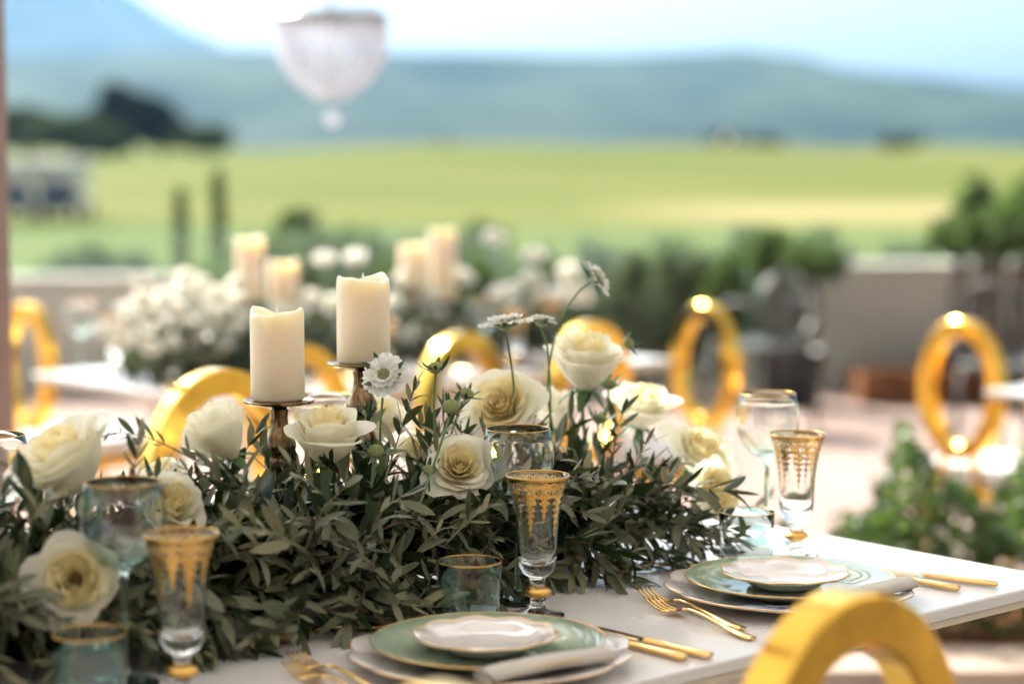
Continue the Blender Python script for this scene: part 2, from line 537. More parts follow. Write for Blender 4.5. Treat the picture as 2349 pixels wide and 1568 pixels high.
# ------------------------------------------------------------------ plates
def scallop(lobes, amp):
    def f(a):
        c = cos(lobes * a / 2)
        return 1 + amp * (abs(c) ** .7 - .6) + amp * .4 * cos(lobes * a)
    return f
def plate_mesh(prof, n, fn, zamp=0):
    rmax = max(r for r, z in prof)
    def md(r, z, a, k):
        w = smooth(.62, 1, r / rmax)
        return r * (1 + (fn(a) - 1) * w), z + zamp * (fn(a) - 1) * w
    return lathe(prof, n, md)
def rim_mesh(r, z, fn, rad, n, zamp=0, k=6):
    vs, fs = [], []
    for i in range(n):
        a = 2 * pi * i / n
        rr = r * fn(a)
        zz = z + zamp * (fn(a) - 1)
        for j in range(k):
            q = 2 * pi * j / k
            vs.append(((rr + rad * cos(q)) * cos(a), (rr + rad * cos(q)) * sin(a), zz + rad * sin(q)))
    for i in range(n):
        i2 = (i + 1) % n
        for j in range(k):
            j2 = (j + 1) % k
            fs.append((i * k + j, i2 * k + j, i2 * k + j2, i * k + j2))
    return vs, fs
one = lambda a: 1.0
sc12 = scallop(12, .032)
def charger(r=.170):
    p = [(.0, .0), (.072, .0), (.075, .004), (.115, .0085), (r, .0175), (r + .0005, .0195), (r - .002, .0205), (.150, .0155), (.128, .0125), (.118, .0115), (.10, .0090), (.0, .0088)]
    return p
CHM = plate_mesh(charger(), 144, sc12, .05)
CHR = rim_mesh(.1705, .0195, sc12, .0008, 144, .05)
SAP = [(0, 0), (.075, 0), (.078, .002), (.098, .008), (.1335, .0185), (.1345, .0198), (.133, .0205), (.105, .0125), (.092, .008), (.08, .0052), (0, .005)]
SAM = plate_mesh(SAP, 96, one)
SAR = rim_mesh(.1343, .0199, one, .0009, 96)
sc10 = scallop(10, .026)
SMP = [(0, 0), (.045, 0), (.048, .002), (.060, .010), (.0825, .0165), (.0832, .0178), (.082, .0185), (.066, .0135), (.056, .0085), (.045, .0058), (0, .0052)]
SMM = plate_mesh(SMP, 120, sc10, .05)
SMR = rim_mesh(.0828, .018, sc10, .0009, 120, .05)
def setting(px, rz, which):
    p = atz(px[0], px[1], ZT + .02); p.z = ZT + .0004
    a = TA + rz
    c = thing('charger_plate', f'scalloped white charger plate with gilt rim {which}', 'plate', p, a, 'scalloped charger plates'); c.scale = (.95, .95, 1)
    mo('dish', CHM, M['porcelain'], c); mo('gilt_rim', CHR, M['gilt'], c)
    q = p + Vector((0, 0, .0115))
    c = thing('dinner_plate', f'round sage green dinner plate {which}', 'plate', q - EX * .004, a, 'sage dinner plates')
    mo('dish', SAM, M['sage'], c); mo('gilt_rim', SAR, M['gilt'], c)
    q = p + Vector((0, 0, .0185))
    c = thing('side_plate', f'small pale plate on top {which}', 'plate', q - EX * .002 + EN * .006, a + .3, 'small top plates')
    mo('dish', SMM, M['porcelain'], c); mo('gilt_rim', SMR, M['gilt'], c)
WA = 'at the setting with the thick rolled napkin'
WB = 'at the setting beside the free table corner'
setting((1125, 1486), .1, WA)
setting((1811, 1339), -.15, WB)

# napkins: a flattened roll of linen tucked under the sage plate
def napkin(px, ang, label, L=.165, ra=.019, rb=.0075):
    q0 = atz(px[0], px[1], ZT + .026)
    n_, m_ = 22, 28
    vs, fs = [], []
    for i in range(n_ + 1):
        x = -L / 2 + L * i / n_
        for j in range(m_):
            a = 2 * pi * j / m_
            w = 1 + .04 * sin(3 * a + x * 40) + .03 * sin(x * 90 + a)
            sag = .0022 * cos(x * pi / L)
            vs.append((x + .003 * sin(2 * a), ra * w * cos(a), rb * w * sin(a) + sag))
    for i in range(n_):
        for j in range(m_):
            k = (j + 1) % m_
            fs.append((i * m_ + j, i * m_ + k, (i + 1) * m_ + k, (i + 1) * m_ + j))
    o = thing('napkin', label, 'napkin', q0, ang)
    mo('roll', (vs, fs), M['linen'], o)
    for sx_ in (-1, 1):                                     # the rolled end shows a spiral of cloth
        pts = []
        for i in range(40):
            q = i / 39
            a = q * 2 * pi * 2.6
            pts.append((sx_ * (L / 2 - .001), (ra * (1 - .8 * q)) * cos(a), (rb * (1 - .8 * q)) * sin(a)))
        mo('rolled_end', tube(pts, .0016, 5), M['linen'], o)
    # the flat tail of the cloth that runs under the plate
    xs_ = [-L * .42 + L * .84 * i / 12 for i in range(13)]
    ys_ = [-.005 + .07 * j / 8 for j in range(9)]
    v, f = grid(xs_, ys_, lambda x, y: -.006 - .006 * smooth(0, .05, y) + .0008 * sin(x * 60 + y * 30))
    mo('folded_tail', (v + [(x, y, z_ - .0018) for x, y, z_ in v], f + [tuple(reversed([i + len(v) for i in q])) for q in f]), M['linen'], o)
    return o
napkin((1252, 1523), TA - .10, 'grey linen napkin rolled up and tucked below the sage plate, its end open')
napkin((2000, 1358), TA + .1, 'grey linen napkin half hidden by the gold chair ring, near the table corner')

# ------------------------------------------------------------------ cutlery (length along +Y, handle towards -Y)
def ribbon(path, n_cross=6):
    """path: (y, z, half width, half thickness); a flattened tube"""
    vs, fs = [], []
    m = 10
    for (y, z, w, h) in path:
        for j in range(m):
            a = 2 * pi * j / m
            vs.append((w * cos(a), y, z + h * sin(a)))
    for i in range(len(path) - 1):
        for j in range(m):
            k = (j + 1) % m
            fs.append((i * m + j, i * m + k, (i + 1) * m + k, (i + 1) * m + j))
    fs.append(tuple(range(m))); fs.append(tuple(range((len(path) - 1) * m + m - 1, (len(path) - 1) * m - 1, -1)))
    return vs, fs
HANDLE = [(-.105, .0022, .004, .0015), (-.102, .0023, .0085, .0020), (-.085, .0030, .0088, .0022), (-.06, .0048, .0065, .0024), (-.03, .0085, .0042, .0022), (.0, .0125, .0032, .0020), (.02, .0135, .0030, .0020)]
def fork_parts(t):
    mo('handle', ribbon(HANDLE + [(.035, .0115, .0040, .0018)]), M['gold_cut'], t)
    mo('fork_head', ribbon([(.033, .0118, .004, .0018), (.042, .009, .0095, .0014), (.052, .0062, .0122, .0012), (.064, .0046, .0126, .0012)]), M['gold_cut'], t)
    for k in range(4):
        x = (-.0102, -.0034, .0034, .0102)[k]
        P = [(x, .062, .0046), (x * .98, .078, .0052), (x * .96, .092, .0085), (x * .94, .106, .0145)]
        mo('tine', tube(curve(P, 8), [.0018] * 7 + [.0015, .0009, .0006][:3] if False else .0015, 6), M['gold_cut'], t)
def spoon_parts(t):
    mo('handle', ribbon(HANDLE + [(.036, .0125, .0040, .0018)]), M['gold_cut'], t)
    vs, fs = [], []
    nr, na = 6, 24
    for sgn in (0, 1):
        for i in range(nr + 1):
            q = i / nr
            for j in range(na):
                a = 2 * pi * j / na
                wx = .0185 * (1 - .12 * sin(a))
                vs.append((q * wx * cos(a), .066 + q * .031 * sin(a), .0025 + .0095 * q * q + sgn * .0012))
        base = sgn * (nr + 1) * na
        for i in range(nr):
            for j in range(na):
                k = (j + 1) % na
                f = (base + i * na + j, base + i * na + k, base + (i + 1) * na + k, base + (i + 1) * na + j)
                fs.append(f if sgn else tuple(reversed(f)))
    for j in range(na):
        k = (j + 1) % na
        o1, o2 = nr * na, (nr + 1) * na + nr * na
        fs.append((o1 + j, o1 + k, o2 + k, o2 + j))
    mo('spoon_bowl', (vs, fs), M['gold_cut'], t)
def knife_parts(t):
    mo('handle', ribbon([(-.115, .0045, .003, .002), (-.112, .0046, .0085, .0038), (-.09, .0048, .0090, .0042), (-.05, .0045, .0075, .0040), (-.01, .0042, .0055, .0034)]), M['gold_cut'], t)
    mo('blade', ribbon([(-.012, .0042, .005, .0014), (.0, .0042, .0095, .0009), (.06, .0042, .0098, .0008), (.09, .0042, .0075, .0007), (.105, .0042, .002, .0005)]), M['gold_cut'], t)
def cutlery(kind, p_tip, p_end, label, z=0.0, flip=False, dz=0):
    """lie along the line from the tip to the handle's end"""
    d = (p_tip - p_end); d.z = 0
    mid = (p_tip + p_end) / 2
    a = atan2(d.y, d.x) - pi / 2
    t = thing(kind, label, kind.split('_')[-1], (mid.x, mid.y, ZT + .0006 + z), Euler((dz, 0, a)))
    {'dinner_fork': fork_parts, 'dessert_spoon': spoon_parts, 'dinner_knife': knife_parts}[kind](t)
    return t
def cut_px(kind, tip, end, zt_, label, z=0, L=None, dz=0):
    b_ = atz(end[0], end[1], ZT + .003 + z)
    a_ = atz(tip[0], tip[1], ZT + zt_)
    d = (a_ - b_); d.z = 0
    if L: a_ = b_ + d.normalized() * L
    return cutlery(kind, a_, b_, label, z, dz=dz)
LF = .212
cut_px('dinner_fork', (1445, 1342), (1728, 1464), .021, 'gold fork closest to the table edge, beside the corner setting', 0, LF)
cut_px('dinner_fork', (1478, 1338), (1704, 1441), .021, 'gold fork partly behind another fork, next to the corner setting', 0.0, LF)
cut_px('dinner_fork', (690, 1512), (905, 1632), .021, 'gold fork beside the napkin setting, nearer the table edge than its twin', 0, LF)
cut_px('dinner_fork', (712, 1494), (915, 1605), .021, 'gold fork beside the napkin setting, overlapped by its twin', 0.0, LF)
cut_px('dinner_knife', (2105, 1318), (2256, 1339), .004, 'gold knife with the longer visible handle beside the corner plate', 0, .19)
cut_px('dinner_knife', (2100, 1332), (2172, 1347), .004, 'gold knife with the shorter visible handle beside the corner plate', 0, .19)
cut_px('dinner_knife', (1450, 1461), (1602, 1500), .004, 'gold knife beside the napkin setting, reaching farther from the charger', 0, .19)
cut_px('dinner_knife', (1440, 1476), (1545, 1504), .004, 'gold knife beside the napkin setting, closer to the charger', 0, .19)
cut_px('dessert_spoon', (728, 1444), (950, 1432), .012, 'gold spoon lying between the olive leaves and the sage plate', 0, .205)
cut_px('dessert_spoon', (1440, 1302), (1640, 1290), .012, 'gold spoon peeping out beyond the corner charger plate', 0, .205)

# ------------------------------------------------------------------ glasses
def shell(outer, inner): return outer + inner
WINE_O = [(.0005, .0), (.036, .0), (.0372, .0012), (.036, .0022), (.020, .0042), (.008, .0075), (.0048, .014), (.0042, .03), (.0038, .08), (.0040, .116), (.0055, .1245), (.012, .1300), (.024, .1365), (.0355, .148), (.0440, .163), (.0478, .180), (.0474, .196), (.0450, .211), (.0420, .226)]
WINE_I = [(.0415, .2264), (.0411, .226), (.0441, .211), (.0465, .196), (.0469, .180), (.0431, .1635), (.0346, .1490), (.0235, .1380), (.012, .1322), (.0005, .1310)]
FL_O = [(.0005, 0), (.0335, 0), (.0348, .0012), (.034, .0024), (.018, .005), (.0105, .0095), (.0090, .018), (.0094, .024), (.0175, .0285), (.0182, .0305), (.0172, .0335), (.0098, .038), (.0094, .046), (.012, .0505), (.019, .055), (.0235, .064), (.0248, .075), (.0252, .092), (.0262, .112), (.0285, .134), (.0325, .156), (.0368, .171), (.0402, .1795)]
FL_I = [(.0403, .1802), (.0396, .1800), (.0355, .170), (.0312, .155), (.0272, .134), (.0248, .112), (.0237, .092), (.0226, .078), (.019, .0705), (.012, .067), (.0005, .0655)]
TU_O = [(.0005, 0), (.032, 0), (.0345, .0015), (.0355, .006), (.0368, .03), (.0383, .06), (.0392, .083)]
TU_I = [(.0389, .0836), (.0384, .083), (.0373, .06), (.0357, .03), (.0343, .012), (.030, .0085), (.0005, .008)]
def fl_radius(z):
    for (r0, z0), (r1, z1) in zip(FL_O[14:], FL_O[15:]):
        if z0 <= z <= z1: return r0 + (r1 - r0) * (z - z0) / (z1 - z0)
    return FL_O[-1][0]
def gilding():
    """gold ornament on the flute: a rim line, a scroll band and hanging leaf drops"""
    NA, NZ = 288, 96
    z1, z0 = .1792, .098
    def on(th, d):
        r_ = .034
        if d < .0022: return True
        if d < .0150:                                             # scrolls
            if d < .0042: return False
            if d > .0140: return True
            u = (th * 22 / (2 * pi)) % 1 - .5
            v = (d - .0088) / .0048
            x = u * 2 * pi * r_ / 22 / .0048
            q = hypot(x, v)
            if .62 < q < .92: return True
            if q < .22: return True
            return abs(v + .55 * sin(th * 44)) < .13
        if d < .0215:
            if d < .0195: return (th * 44 / (2 * pi)) % 1 < .42
            return d > .0203
        k = th * 10 / (2 * pi)
        i = int(math.floor(k)); u = (k - i - .5) * 2 * pi * r_ / 10   # metres from the drop's middle
        L = .060 if i % 2 == 0 else .036
        e_ = d - .0215
        if e_ > L: return False
        q = e_ / L
        w = .0066 * (1 - q) ** 1.2 + .0010 * (1 - q)
        w *= 1 + .55 * sin(e_ * 760 + .6)
        if abs(u) < w: return not (q < .5 and .0014 < abs(u) < .0026 and sin(e_ * 900) > .2)
        if e_ < .005: return abs(u) < .0108 * (1 - (e_ / .005) ** 2)
        return False
    vs, fs = [], []
    for i in range(NZ + 1):
        z = z1 - (z1 - z0) * i / NZ
        r = fl_radius(z) + .00022
        for j in range(NA):
            a = 2 * pi * j / NA
            vs.append((r * cos(a), r * sin(a), z))
    for i in range(NZ):
        d = (z1 - z0) * (i + .5) / NZ
        for j in range(NA):
            if on(2 * pi * (j + .5) / NA, d):
                k = (j + 1) % NA
                fs.append((i * NA + j, (i + 1) * NA + j, (i + 1) * NA + k, i * NA + k))
    used = sorted({q for f in fs for q in f})
    mp_ = {q: i for i, q in enumerate(used)}
    return [vs[q] for q in used], [tuple(mp_[q] for q in f) for f in fs]
ME = {}
ME['wine'] = mesh('bowl_and_stem', *lathe(WINE_O + WINE_I, 64), M['green_glass'])
ME['wine_rim'] = mesh('gilt_rim', *rim_mesh(.0415, .2262, one, .0006, 64), M['gilt'])
ME['flute'] = mesh('flute_body', *lathe(FL_O + FL_I, 64), M['glass'])
ME['flute_rim'] = mesh('gilt_rim', *rim_mesh(.0400, .1798, one, .0009, 64), M['gilt'])
ME['flute_knop'] = mesh('gilt_knop', *lathe([(.0100, .0240), (.0177, .0283), (.0185, .0305), (.0175, .0338), (.0102, .0375)], 48), M['gilt'])
ME['flute_gild'] = mesh('gilded_ornament', *gilding(), M['gilt'])
ME['tumbler'] = mesh('tumbler_body', *lathe(TU_O + TU_I, 64), M['teal_glass'])
ME['tumbler_pale'] = mesh('tumbler_body', *lathe(TU_O + TU_I, 64), M['pale_tumbler'])
ME['tumbler_rim'] = mesh('gilt_rim', *rim_mesh(.0388, .0834, one, .0008, 64), M['gilt'])
def wine(p, label, sc=1, a=0):
    t = thing('wine_glass', label, 'wine glass', p, a); t.scale = (sc,) * 3
    obj('bowl_and_stem', ME['wine'], t); obj('gilt_rim', ME['wine_rim'], t)
    return t
def flute(p, label, sc=1, a=0):
    t = thing('flute_glass', label, 'glass', p, a); t.scale = (sc,) * 3
    obj('flute_body', ME['flute'], t); obj('gilt_rim', ME['flute_rim'], t); obj('gilt_knop', ME['flute_knop'], t); obj('gilded_ornament', ME['flute_gild'], t)
    return t
def tumbler(p, label, sc=1, a=0, me='tumbler'):
    t = thing('tumbler', label, 'glass', p, a); t.scale = (sc,) * 3
    obj('tumbler_body', ME[me], t); obj('gilt_rim', ME['tumbler_rim'], t)
    return t
def rim_at(x, y, h):          # stand a glass so that its rim's middle is seen here
    q = atz(x, y, ZT + h)
    return Vector((q.x, q.y, ZT + .0006))
wine(rim_at(1188, 984, .226), 'pale green gold-rimmed wine glass behind the flute, before the yellow centred rose')
flute(rim_at(1233, 1090, .18), 'gilded flute glass in front of a wine glass, by the napkin setting', 1, .28)
tumbler(rim_at(1078, 1287, .0834), 'teal gold-rimmed tumbler among olive leaves beyond the napkin setting')
wine(rim_at(280, 1106, .226), 'pale green wine glass beside the full-faced cream rose')
flute(rim_at(414, 1224, .18), 'gilded flute glass beside the full-faced cream rose and a wine glass', 1, 1.1)
tumbler(rim_at(206, 1452, .0834), 'teal tumbler below the full-faced cream rose')
wine(rim_at(1761, 903, .226), 'clear-looking wine glass at the table end against the paving', 1)
flute(rim_at(1829, 995, .18), 'gilded flute glass at the table end beside the hedge', 1, .6)
tumbler(rim_at(1713, 1173, .0834), 'tumbler beyond the corner setting near the table end', me='tumbler_pale')
def far_rim(x, y, h, t): 
    q = on_t(x, y, t); return Vector((q.x, q.y, ZT + .0006))
wine(far_rim(746, 925, .226, .86), 'wine glass half hidden behind the shorter candlestick on the far side')
wine(far_rim(-20, 1010, .226, .80), 'wine glass standing behind the big side-on rose')
tumbler(far_rim(50, 1062, .08, .84), 'gold-rimmed tumbler behind the big side-on rose')

# ------------------------------------------------------------------ candles on brass holders
def candle_mesh(r, h, seed, n=48):
    rr = random.Random(seed)
    ph = rr.uniform(0, 6.28)
    def wav(a): return .0042 * sin(2 * a + ph) + .0016 * sin(3 * a + ph * 2) + .0008 * sin(7 * a)
    prof = [(0.0005, 0, 0), (r - .003, 0, 0), (r, .003, 0), (r * 1.0, h * .5, 0), (r, h - .012, 1), (r - .001, h - .003, 1), (r - .003, h, 1), (r - .0065, h - .003, 1), (r - .009, h - .012, .8), (r - .012, h - .022, .3), (r - .018, h - .027, 0), (.0005, h - .028, 0)]
    vs, fs = [], []
    for k, (q, z, w) in enumerate(prof):
        for i in range(n):
            a = 2 * pi * i / n
            vs.append((q * cos(a), q * sin(a), z + w * wav(a)))
    for k in range(len(prof) - 1):
        for i in range(n):
            j = (i + 1) % n
            fs.append((k * n + i, k * n + j, (k + 1) * n + j, (k + 1) * n + i))
    return vs, fs
def candle(p, r, h, label, seed, flame=True, group=None):
    t = thing('pillar_candle', label, 'candle', p, seed * 1.0, group)
    mo('wax_body', candle_mesh(r, h, seed), M['wax'], t)
    if flame:
        mo('led_flame', lathe([(.0005, h - .028), (.004, h - .026), (.0055, h - .018), (.0045, h - .008), (.002, h + .001), (.0004, h + .007)], 12), M['flame'], t)
    return t
def holder_prof(h):
    k = h
    return [(.0005, 0), (.044, 0), (.0455, .002), (.044, .005), (.036, .008), (.024, .014), (.017, .022), (.014, .035), (.015, k - .150), (.019, k - .140), (.0205, k - .134), (.019, k - .128), (.0165, k - .124), (.0195, k - .116), (.0215, k - .106), (.0195, k - .098), (.0165, k - .094), (.0200, k - .088), (.0212, k - .082), (.0195, k - .076), (.0180, k - .073), (.0205, k - .069), (.0222, k - .062), (.0215, k - .056), (.0165, k - .045), (.0122, k - .034), (.0112, k - .022), (.0128, k - .012), (.020, k - .0075), (.040, k - .005), (.0465, k - .003), (.0472, k + .0005), (.0455, k + .0012), (.0445, k - .0005), (.0005, k - .0005)]
def holder(p, h, label, group=None):
    t = thing('candlestick', label, 'candlestick', p, 0, group)
    prof = holder_prof(h)
    cut = len(prof) - 8
    mo('stem', lathe(prof[:cut + 1], 48), M['brass'], t)
    mo('drip_plate', lathe(prof[cut:], 64), M['brass'], t)
    return t
hl = on_t(640, 918, .62); hr = on_t(829, 832, .66)
kl, kr = ppm(hl), ppm(hr)
holder(Vector((hl.x, hl.y, ZT + .0006)), hl.z - ZT, 'brass candlestick carrying the lower candle, amid roses')
candle(hl + Vector((-.0015, 0, .001)), 62 / kl, 205 / kl, 'cream pillar candle with wavy rim and visible flame tip, on the lower candlestick', 2)
holder(Vector((hr.x, hr.y, ZT + .0006)), hr.z - ZT, 'brass candlestick carrying the higher candle')
candle(hr + Vector((.003, 0, .001)), 61 / kr, 194 / kr, 'cream pillar candle with wavy rim on the higher candlestick', 5)

# ------------------------------------------------------------------ roses
def petal(th0, half, rb, rm, h, curl, ru, skew, tip, rr, nu=10, nv=9):
    vs, fs = [], []
    p1, p2 = rr.uniform(0, 6), rr.uniform(0, 6)
    lean = rr.uniform(-.05, .05)
    for j in range(nv + 1):
        v = j / nv
        for i in range(nu + 1):
            u = -1 + 2 * i / nu
            wf = half * (.40 + .60 * sin(min(1.0, v * 1.15) * pi / 2))
            hv = v * (1 - .40 * abs(u) ** 2.6 + tip * (1 - abs(u)) ** 2 * v)
            a = th0 + u * wf + lean * v
            q = min(hv, 1.05)
            r = rb + (rm - rb) * (1 - max(0, 1 - q) ** 2.1)
            z = h * hv
            if hv > .55:
                c = (hv - .55) / .45
                r += curl * c * c * (1 + .35 * sin(u * 2.2 + p1))
                z -= curl * .55 * c * c * c
            r += skew * u * (.3 + .7 * v)
            r += ru * v * v * sin(u * 4.5 + p1) + ru * .6 * v ** 4 * sin(u * 11 + p2)
            z += ru * .7 * v * v * sin(u * 5.5 + p2)
            vs.append((r * cos(a), r * sin(a), z))
    for j in range(nv):
        for i in range(nu):
            k = j * (nu + 1) + i
            fs.append((k, k + 1, k + nu + 2, k + nu + 1))
    return vs, fs
# layers: count, rim radius, height, half angle, curl, inner?
VAR = {
    'open': [(3, .08, .76, 1.5, .0, 1), (4, .16, .80, 1.25, .01, 1), (5, .27, .80, 1.05, .03, 1), (5, .41, .77, 1.0, .06, 1), (6, .56, .72, .92, .10, 0), (6, .72, .64, .92, .16, 0), (4, .86, .46, 1.0, .20, 0)],
    'cup': [(3, .10, 1.14, 1.5, .0, 1), (4, .20, 1.18, 1.2, .03, 1), (5, .34, 1.17, 1.05, .07, 1), (5, .50, 1.13, 1.0, .13, 0), (5, .64, 1.06, .98, .20, 0), (4, .76, .94, 1.1, .27, 0)],
    'bud': [(3, .12, 1.52, 1.5, -.02, 1), (3, .28, 1.55, 1.4, .02, 0), (4, .44, 1.50, 1.15, .05, 0), (4, .60, 1.40, 1.1, .10, 0), (3, .72, 1.20, 1.25, .18, 0)],
    'full': [(3, .08, .64, 1.4, .0, 1), (4, .16, .70, 1.15, .02, 1), (5, .27, .70, 1.0, .04, 1), (6, .40, .67, .88, .07, 1), (6, .55, .61, .86, .11, 1), (6, .71, .52, .88, .16, 0), (5, .88, .38, .92, .20, 0)],
}
def rose_petals(kind, seed):
    rr = random.Random(seed)
    out = []
    th = rr.uniform(0, 6)
    for (n_, rm, h, half, curl, inner) in VAR[kind]:
        for i in range(n_):
            a = th + 2 * pi * i / n_ + rr.uniform(-.12, .12)
            out.append((petal(a, half * rr.uniform(.92, 1.1), .06 + .12 * rm, rm * rr.uniform(.94, 1.06), h * rr.uniform(.95, 1.05), curl * rr.uniform(.6, 1.4), .005 + .036 * rm, .07 * (rm + .12), .07 if kind == 'bud' else .03, rr), inner))
        th += 2 * pi / n_ * .5 + .4
    return out
def sepals():
    vs, fs = [], []
    for k in range(5):
        a0 = 2 * pi * k / 5
        b0 = len(vs)
        for j in range(6):
            v = j / 5
            w = .16 * sin(pi * (v * .85 + .12)) * (1 - v * .4)
            r = .10 + .50 * v; z = .02 - .10 * v - .28 * v * v
            for u in (-1, 0, 1):
                vs.append((r * cos(a0) - u * w * sin(a0), r * sin(a0) + u * w * cos(a0), z + (.03 if u == 0 else 0)))
        for j in range(5):
            for i in range(2):
                q = b0 + j * 3 + i
                fs.append((q, q + 1, q + 4, q + 3))
    cup = lathe([(.01, -.16), (.07, -.12), (.12, -.02), (.17, .10), (.13, .14)], 12)
    return join((vs, fs), cup)
SEP = mesh('sepals', *sepals(), M['sepal'])
PM = {}
def petal_meshes(kind, seed):
    if (kind, seed) not in PM:
        PM[(kind, seed)] = [mesh('petal', v, f, M['petal_i'] if inn else M['petal_o']) for (v, f), inn in rose_petals(kind, seed)]
    return PM[(kind, seed)]
def rose(p, rad, face, kind, seed, label, stem_to=None, spin=0, sq=1):
    """bloom centred near p, facing the direction given"""
    d = Vector(face).normalized()
    hh = {'open': .30, 'cup': .55, 'bud': .72, 'full': .25}[kind]
    base = p - d * rad * hh
    t = thing('rose', label, 'rose')
    Mx = place(base, d, spin) @ Matrix.Diagonal((rad, rad, rad * sq, 1))
    t.matrix_world = Mx
    for m_ in petal_meshes(kind, seed): obj('petal', m_, t)
    obj('sepals', SEP, t)
    if stem_to is not None:
        inv = Mx.inverted()
        e_ = Vector(stem_to)
        pts = curve([base - d * rad * .1, base - d * rad * .55, base.lerp(e_, .6) - Vector((0, 0, .01)), e_], 12)
        mo('stem', tube([inv @ q for q in pts], .0030 / rad, 7), M['stem'], t)
    return t
TOCAM = Vector((0, -1, .12))
def rose_px(x, y, t, rpx, face, kind, seed, label, spin=0, sq=1):
    p = on_t(x, y, t)
    r_ = rpx * 1.12 / ppm(p)
    st = p.copy(); st.z = ZT + .05
    st = st + EN * (.56 - t) * .7
    return rose(p, r_, face, kind, seed, label, st, spin, sq)
rose_px(155, 1062, .50, 120, (-.40, -.30, .85), 'cup', 1, 'large cream rose seen from its side with two drooping outer petals', .4)
rose_px(502, 995, .52, 84, (-.45, -.25, .80), 'bud', 2, 'half-closed white rose tilted away from the lower candlestick', 1.2, .92)
rose_px(750, 1012, .53, 88, (.02, -.20, 1), 'cup', 3, 'cupped cream rose standing upright right by the lower candlestick', 2.2, 1.12)
rose_px(170, 1328, .40, 92, (.10, -1, .18), 'full', 4, 'wide open cream rose facing forward above the teal tumbler', .2)
rose_px(385, 1165, .50, 82, (.55, -.55, .6), 'cup', 5, 'cream rose behind the pale green goblet and gilded flute', .9)
rose_px(1054, 1070, .44, 72, (.08, -.85, .50), 'open', 6, 'yellowish open rose touching the central goblet', .1)
rose_px(1150, 930, .58, 84, (-.25, -.80, .52), 'full', 7, 'large open white rose directly above the central goblet', 1.9)
rose_px(1345, 842, .58, 86, (.08, -.20, 1), 'cup', 8, 'white rose rising highest above the garland on a thick green stem', 2.9, 1.15)
rose_px(1470, 935, .64, 76, (.12, -.25, 1), 'cup', 9, 'white rose below the highest rose, towards the oval chair ring', .6)
rose_px(1605, 1040, .54, 78, (.45, -.45, .75), 'open', 10, 'white rose above another at the garland end')
rose_px(1640, 1130, .47, 74, (.70, -.55, .35), 'full', 11, 'lowest cream rose at the garland end beside the tumbler', 1.3)
rose_px(862, 966, .70, 74, (.1, -.3, .95), 'cup', 12, 'cream rose behind the ruffled white scabious')
rose_px(962, 1040, .66, 58, (.0, -.4, .9), 'cup', 13, 'small cream rose between two scabious stems')
rose_px(1272, 935, .72, 62, (.05, -.2, .97), 'bud', 14, 'closed white rose hidden behind the highest rose stem', 0, .85)
rose_px(375, 1088, .66, 46, (-.2, -.3, .9), 'cup', 15, 'small pale rose deep behind the arching olive sprig')

# ------------------------------------------------------------------ scabious: seed heads with bracts, and white flowers
def bead_head(r, seed, n=90):
    parts = []
    gold = pi * (3 - sqrt(5))
    for i in range(n):
        z = 1 - (i + .5) / n * 1.15
        q = sqrt(max(0, 1 - z * z)); a = i * gold
        c = Vector((q * cos(a), q * sin(a), z * .8)) * r
        s = r * .20
        v = [c + Vector(d) * s for d in ((1, 0, 0), (-1, 0, 0), (0, 1, 0), (0, -1, 0), (0, 0, 1), (0, 0, -1))]
        parts.append((v, [(0, 2, 4), (2, 1, 4), (1, 3, 4), (3, 0, 4), (2, 0, 5), (1, 2, 5), (3, 1, 5), (0, 3, 5)]))
    core = lathe([(.001, -.75 * r), (.7 * r, -.5 * r), (.95 * r, 0), (.75 * r, .5 * r), (.001, .76 * r)], 14)
    return join(core, *parts)
def blade_leaf(L, w, bend, n=6, fold=.25):
    """pointed leaf along +X, bending to +Z"""
    vs, fs = [], []
    for j in range(n + 1):
        v = j / n
        ww = w * sin(pi * min(1, v * .92 + .06)) ** .8
        if j == n: ww = w * .03
        x, z = L * v, bend * L * v * v
        vs += [(x, -ww, z + fold * ww), (x, 0, z), (x, ww, z + fold * ww)]
    for j in range(n):
        for i in range(2):
            q = j * 3 + i
            fs.append((q, q + 1, q + 4, q + 3))
    return vs, fs
def scab_petal(L, w, rr):
    vs, fs = [], []
    p = rr.uniform(0, 6)
    nu, nv = 8, 6
    for j in range(nv + 1):
        v = j / nv
        for i in range(nu + 1):
            u = -1 + 2 * i / nu
            ww = w * (.25 + .75 * v ** .6)
            x = L * v * (1 - .22 * abs(u) ** 2 + .07 * cos(u * 9 + p) * v)
            vs.append((x, u * ww, L * (.22 * v - .25 * v * v + .10 * v * v * sin(u * 7 + p))))
    for j in range(nv):
        for i in range(nu):
            k = j * (nu + 1) + i
            fs.append((k, k + 1, k + nu + 2, k + nu + 1))
    return vs, fs
SC_HEAD = mesh('seed_head', *bead_head(1, 1), M['scab_head'])
BR = [mesh('bract', *blade_leaf(1, .13, b_), M['bract']) for b_ in (.05, .3, .55)]
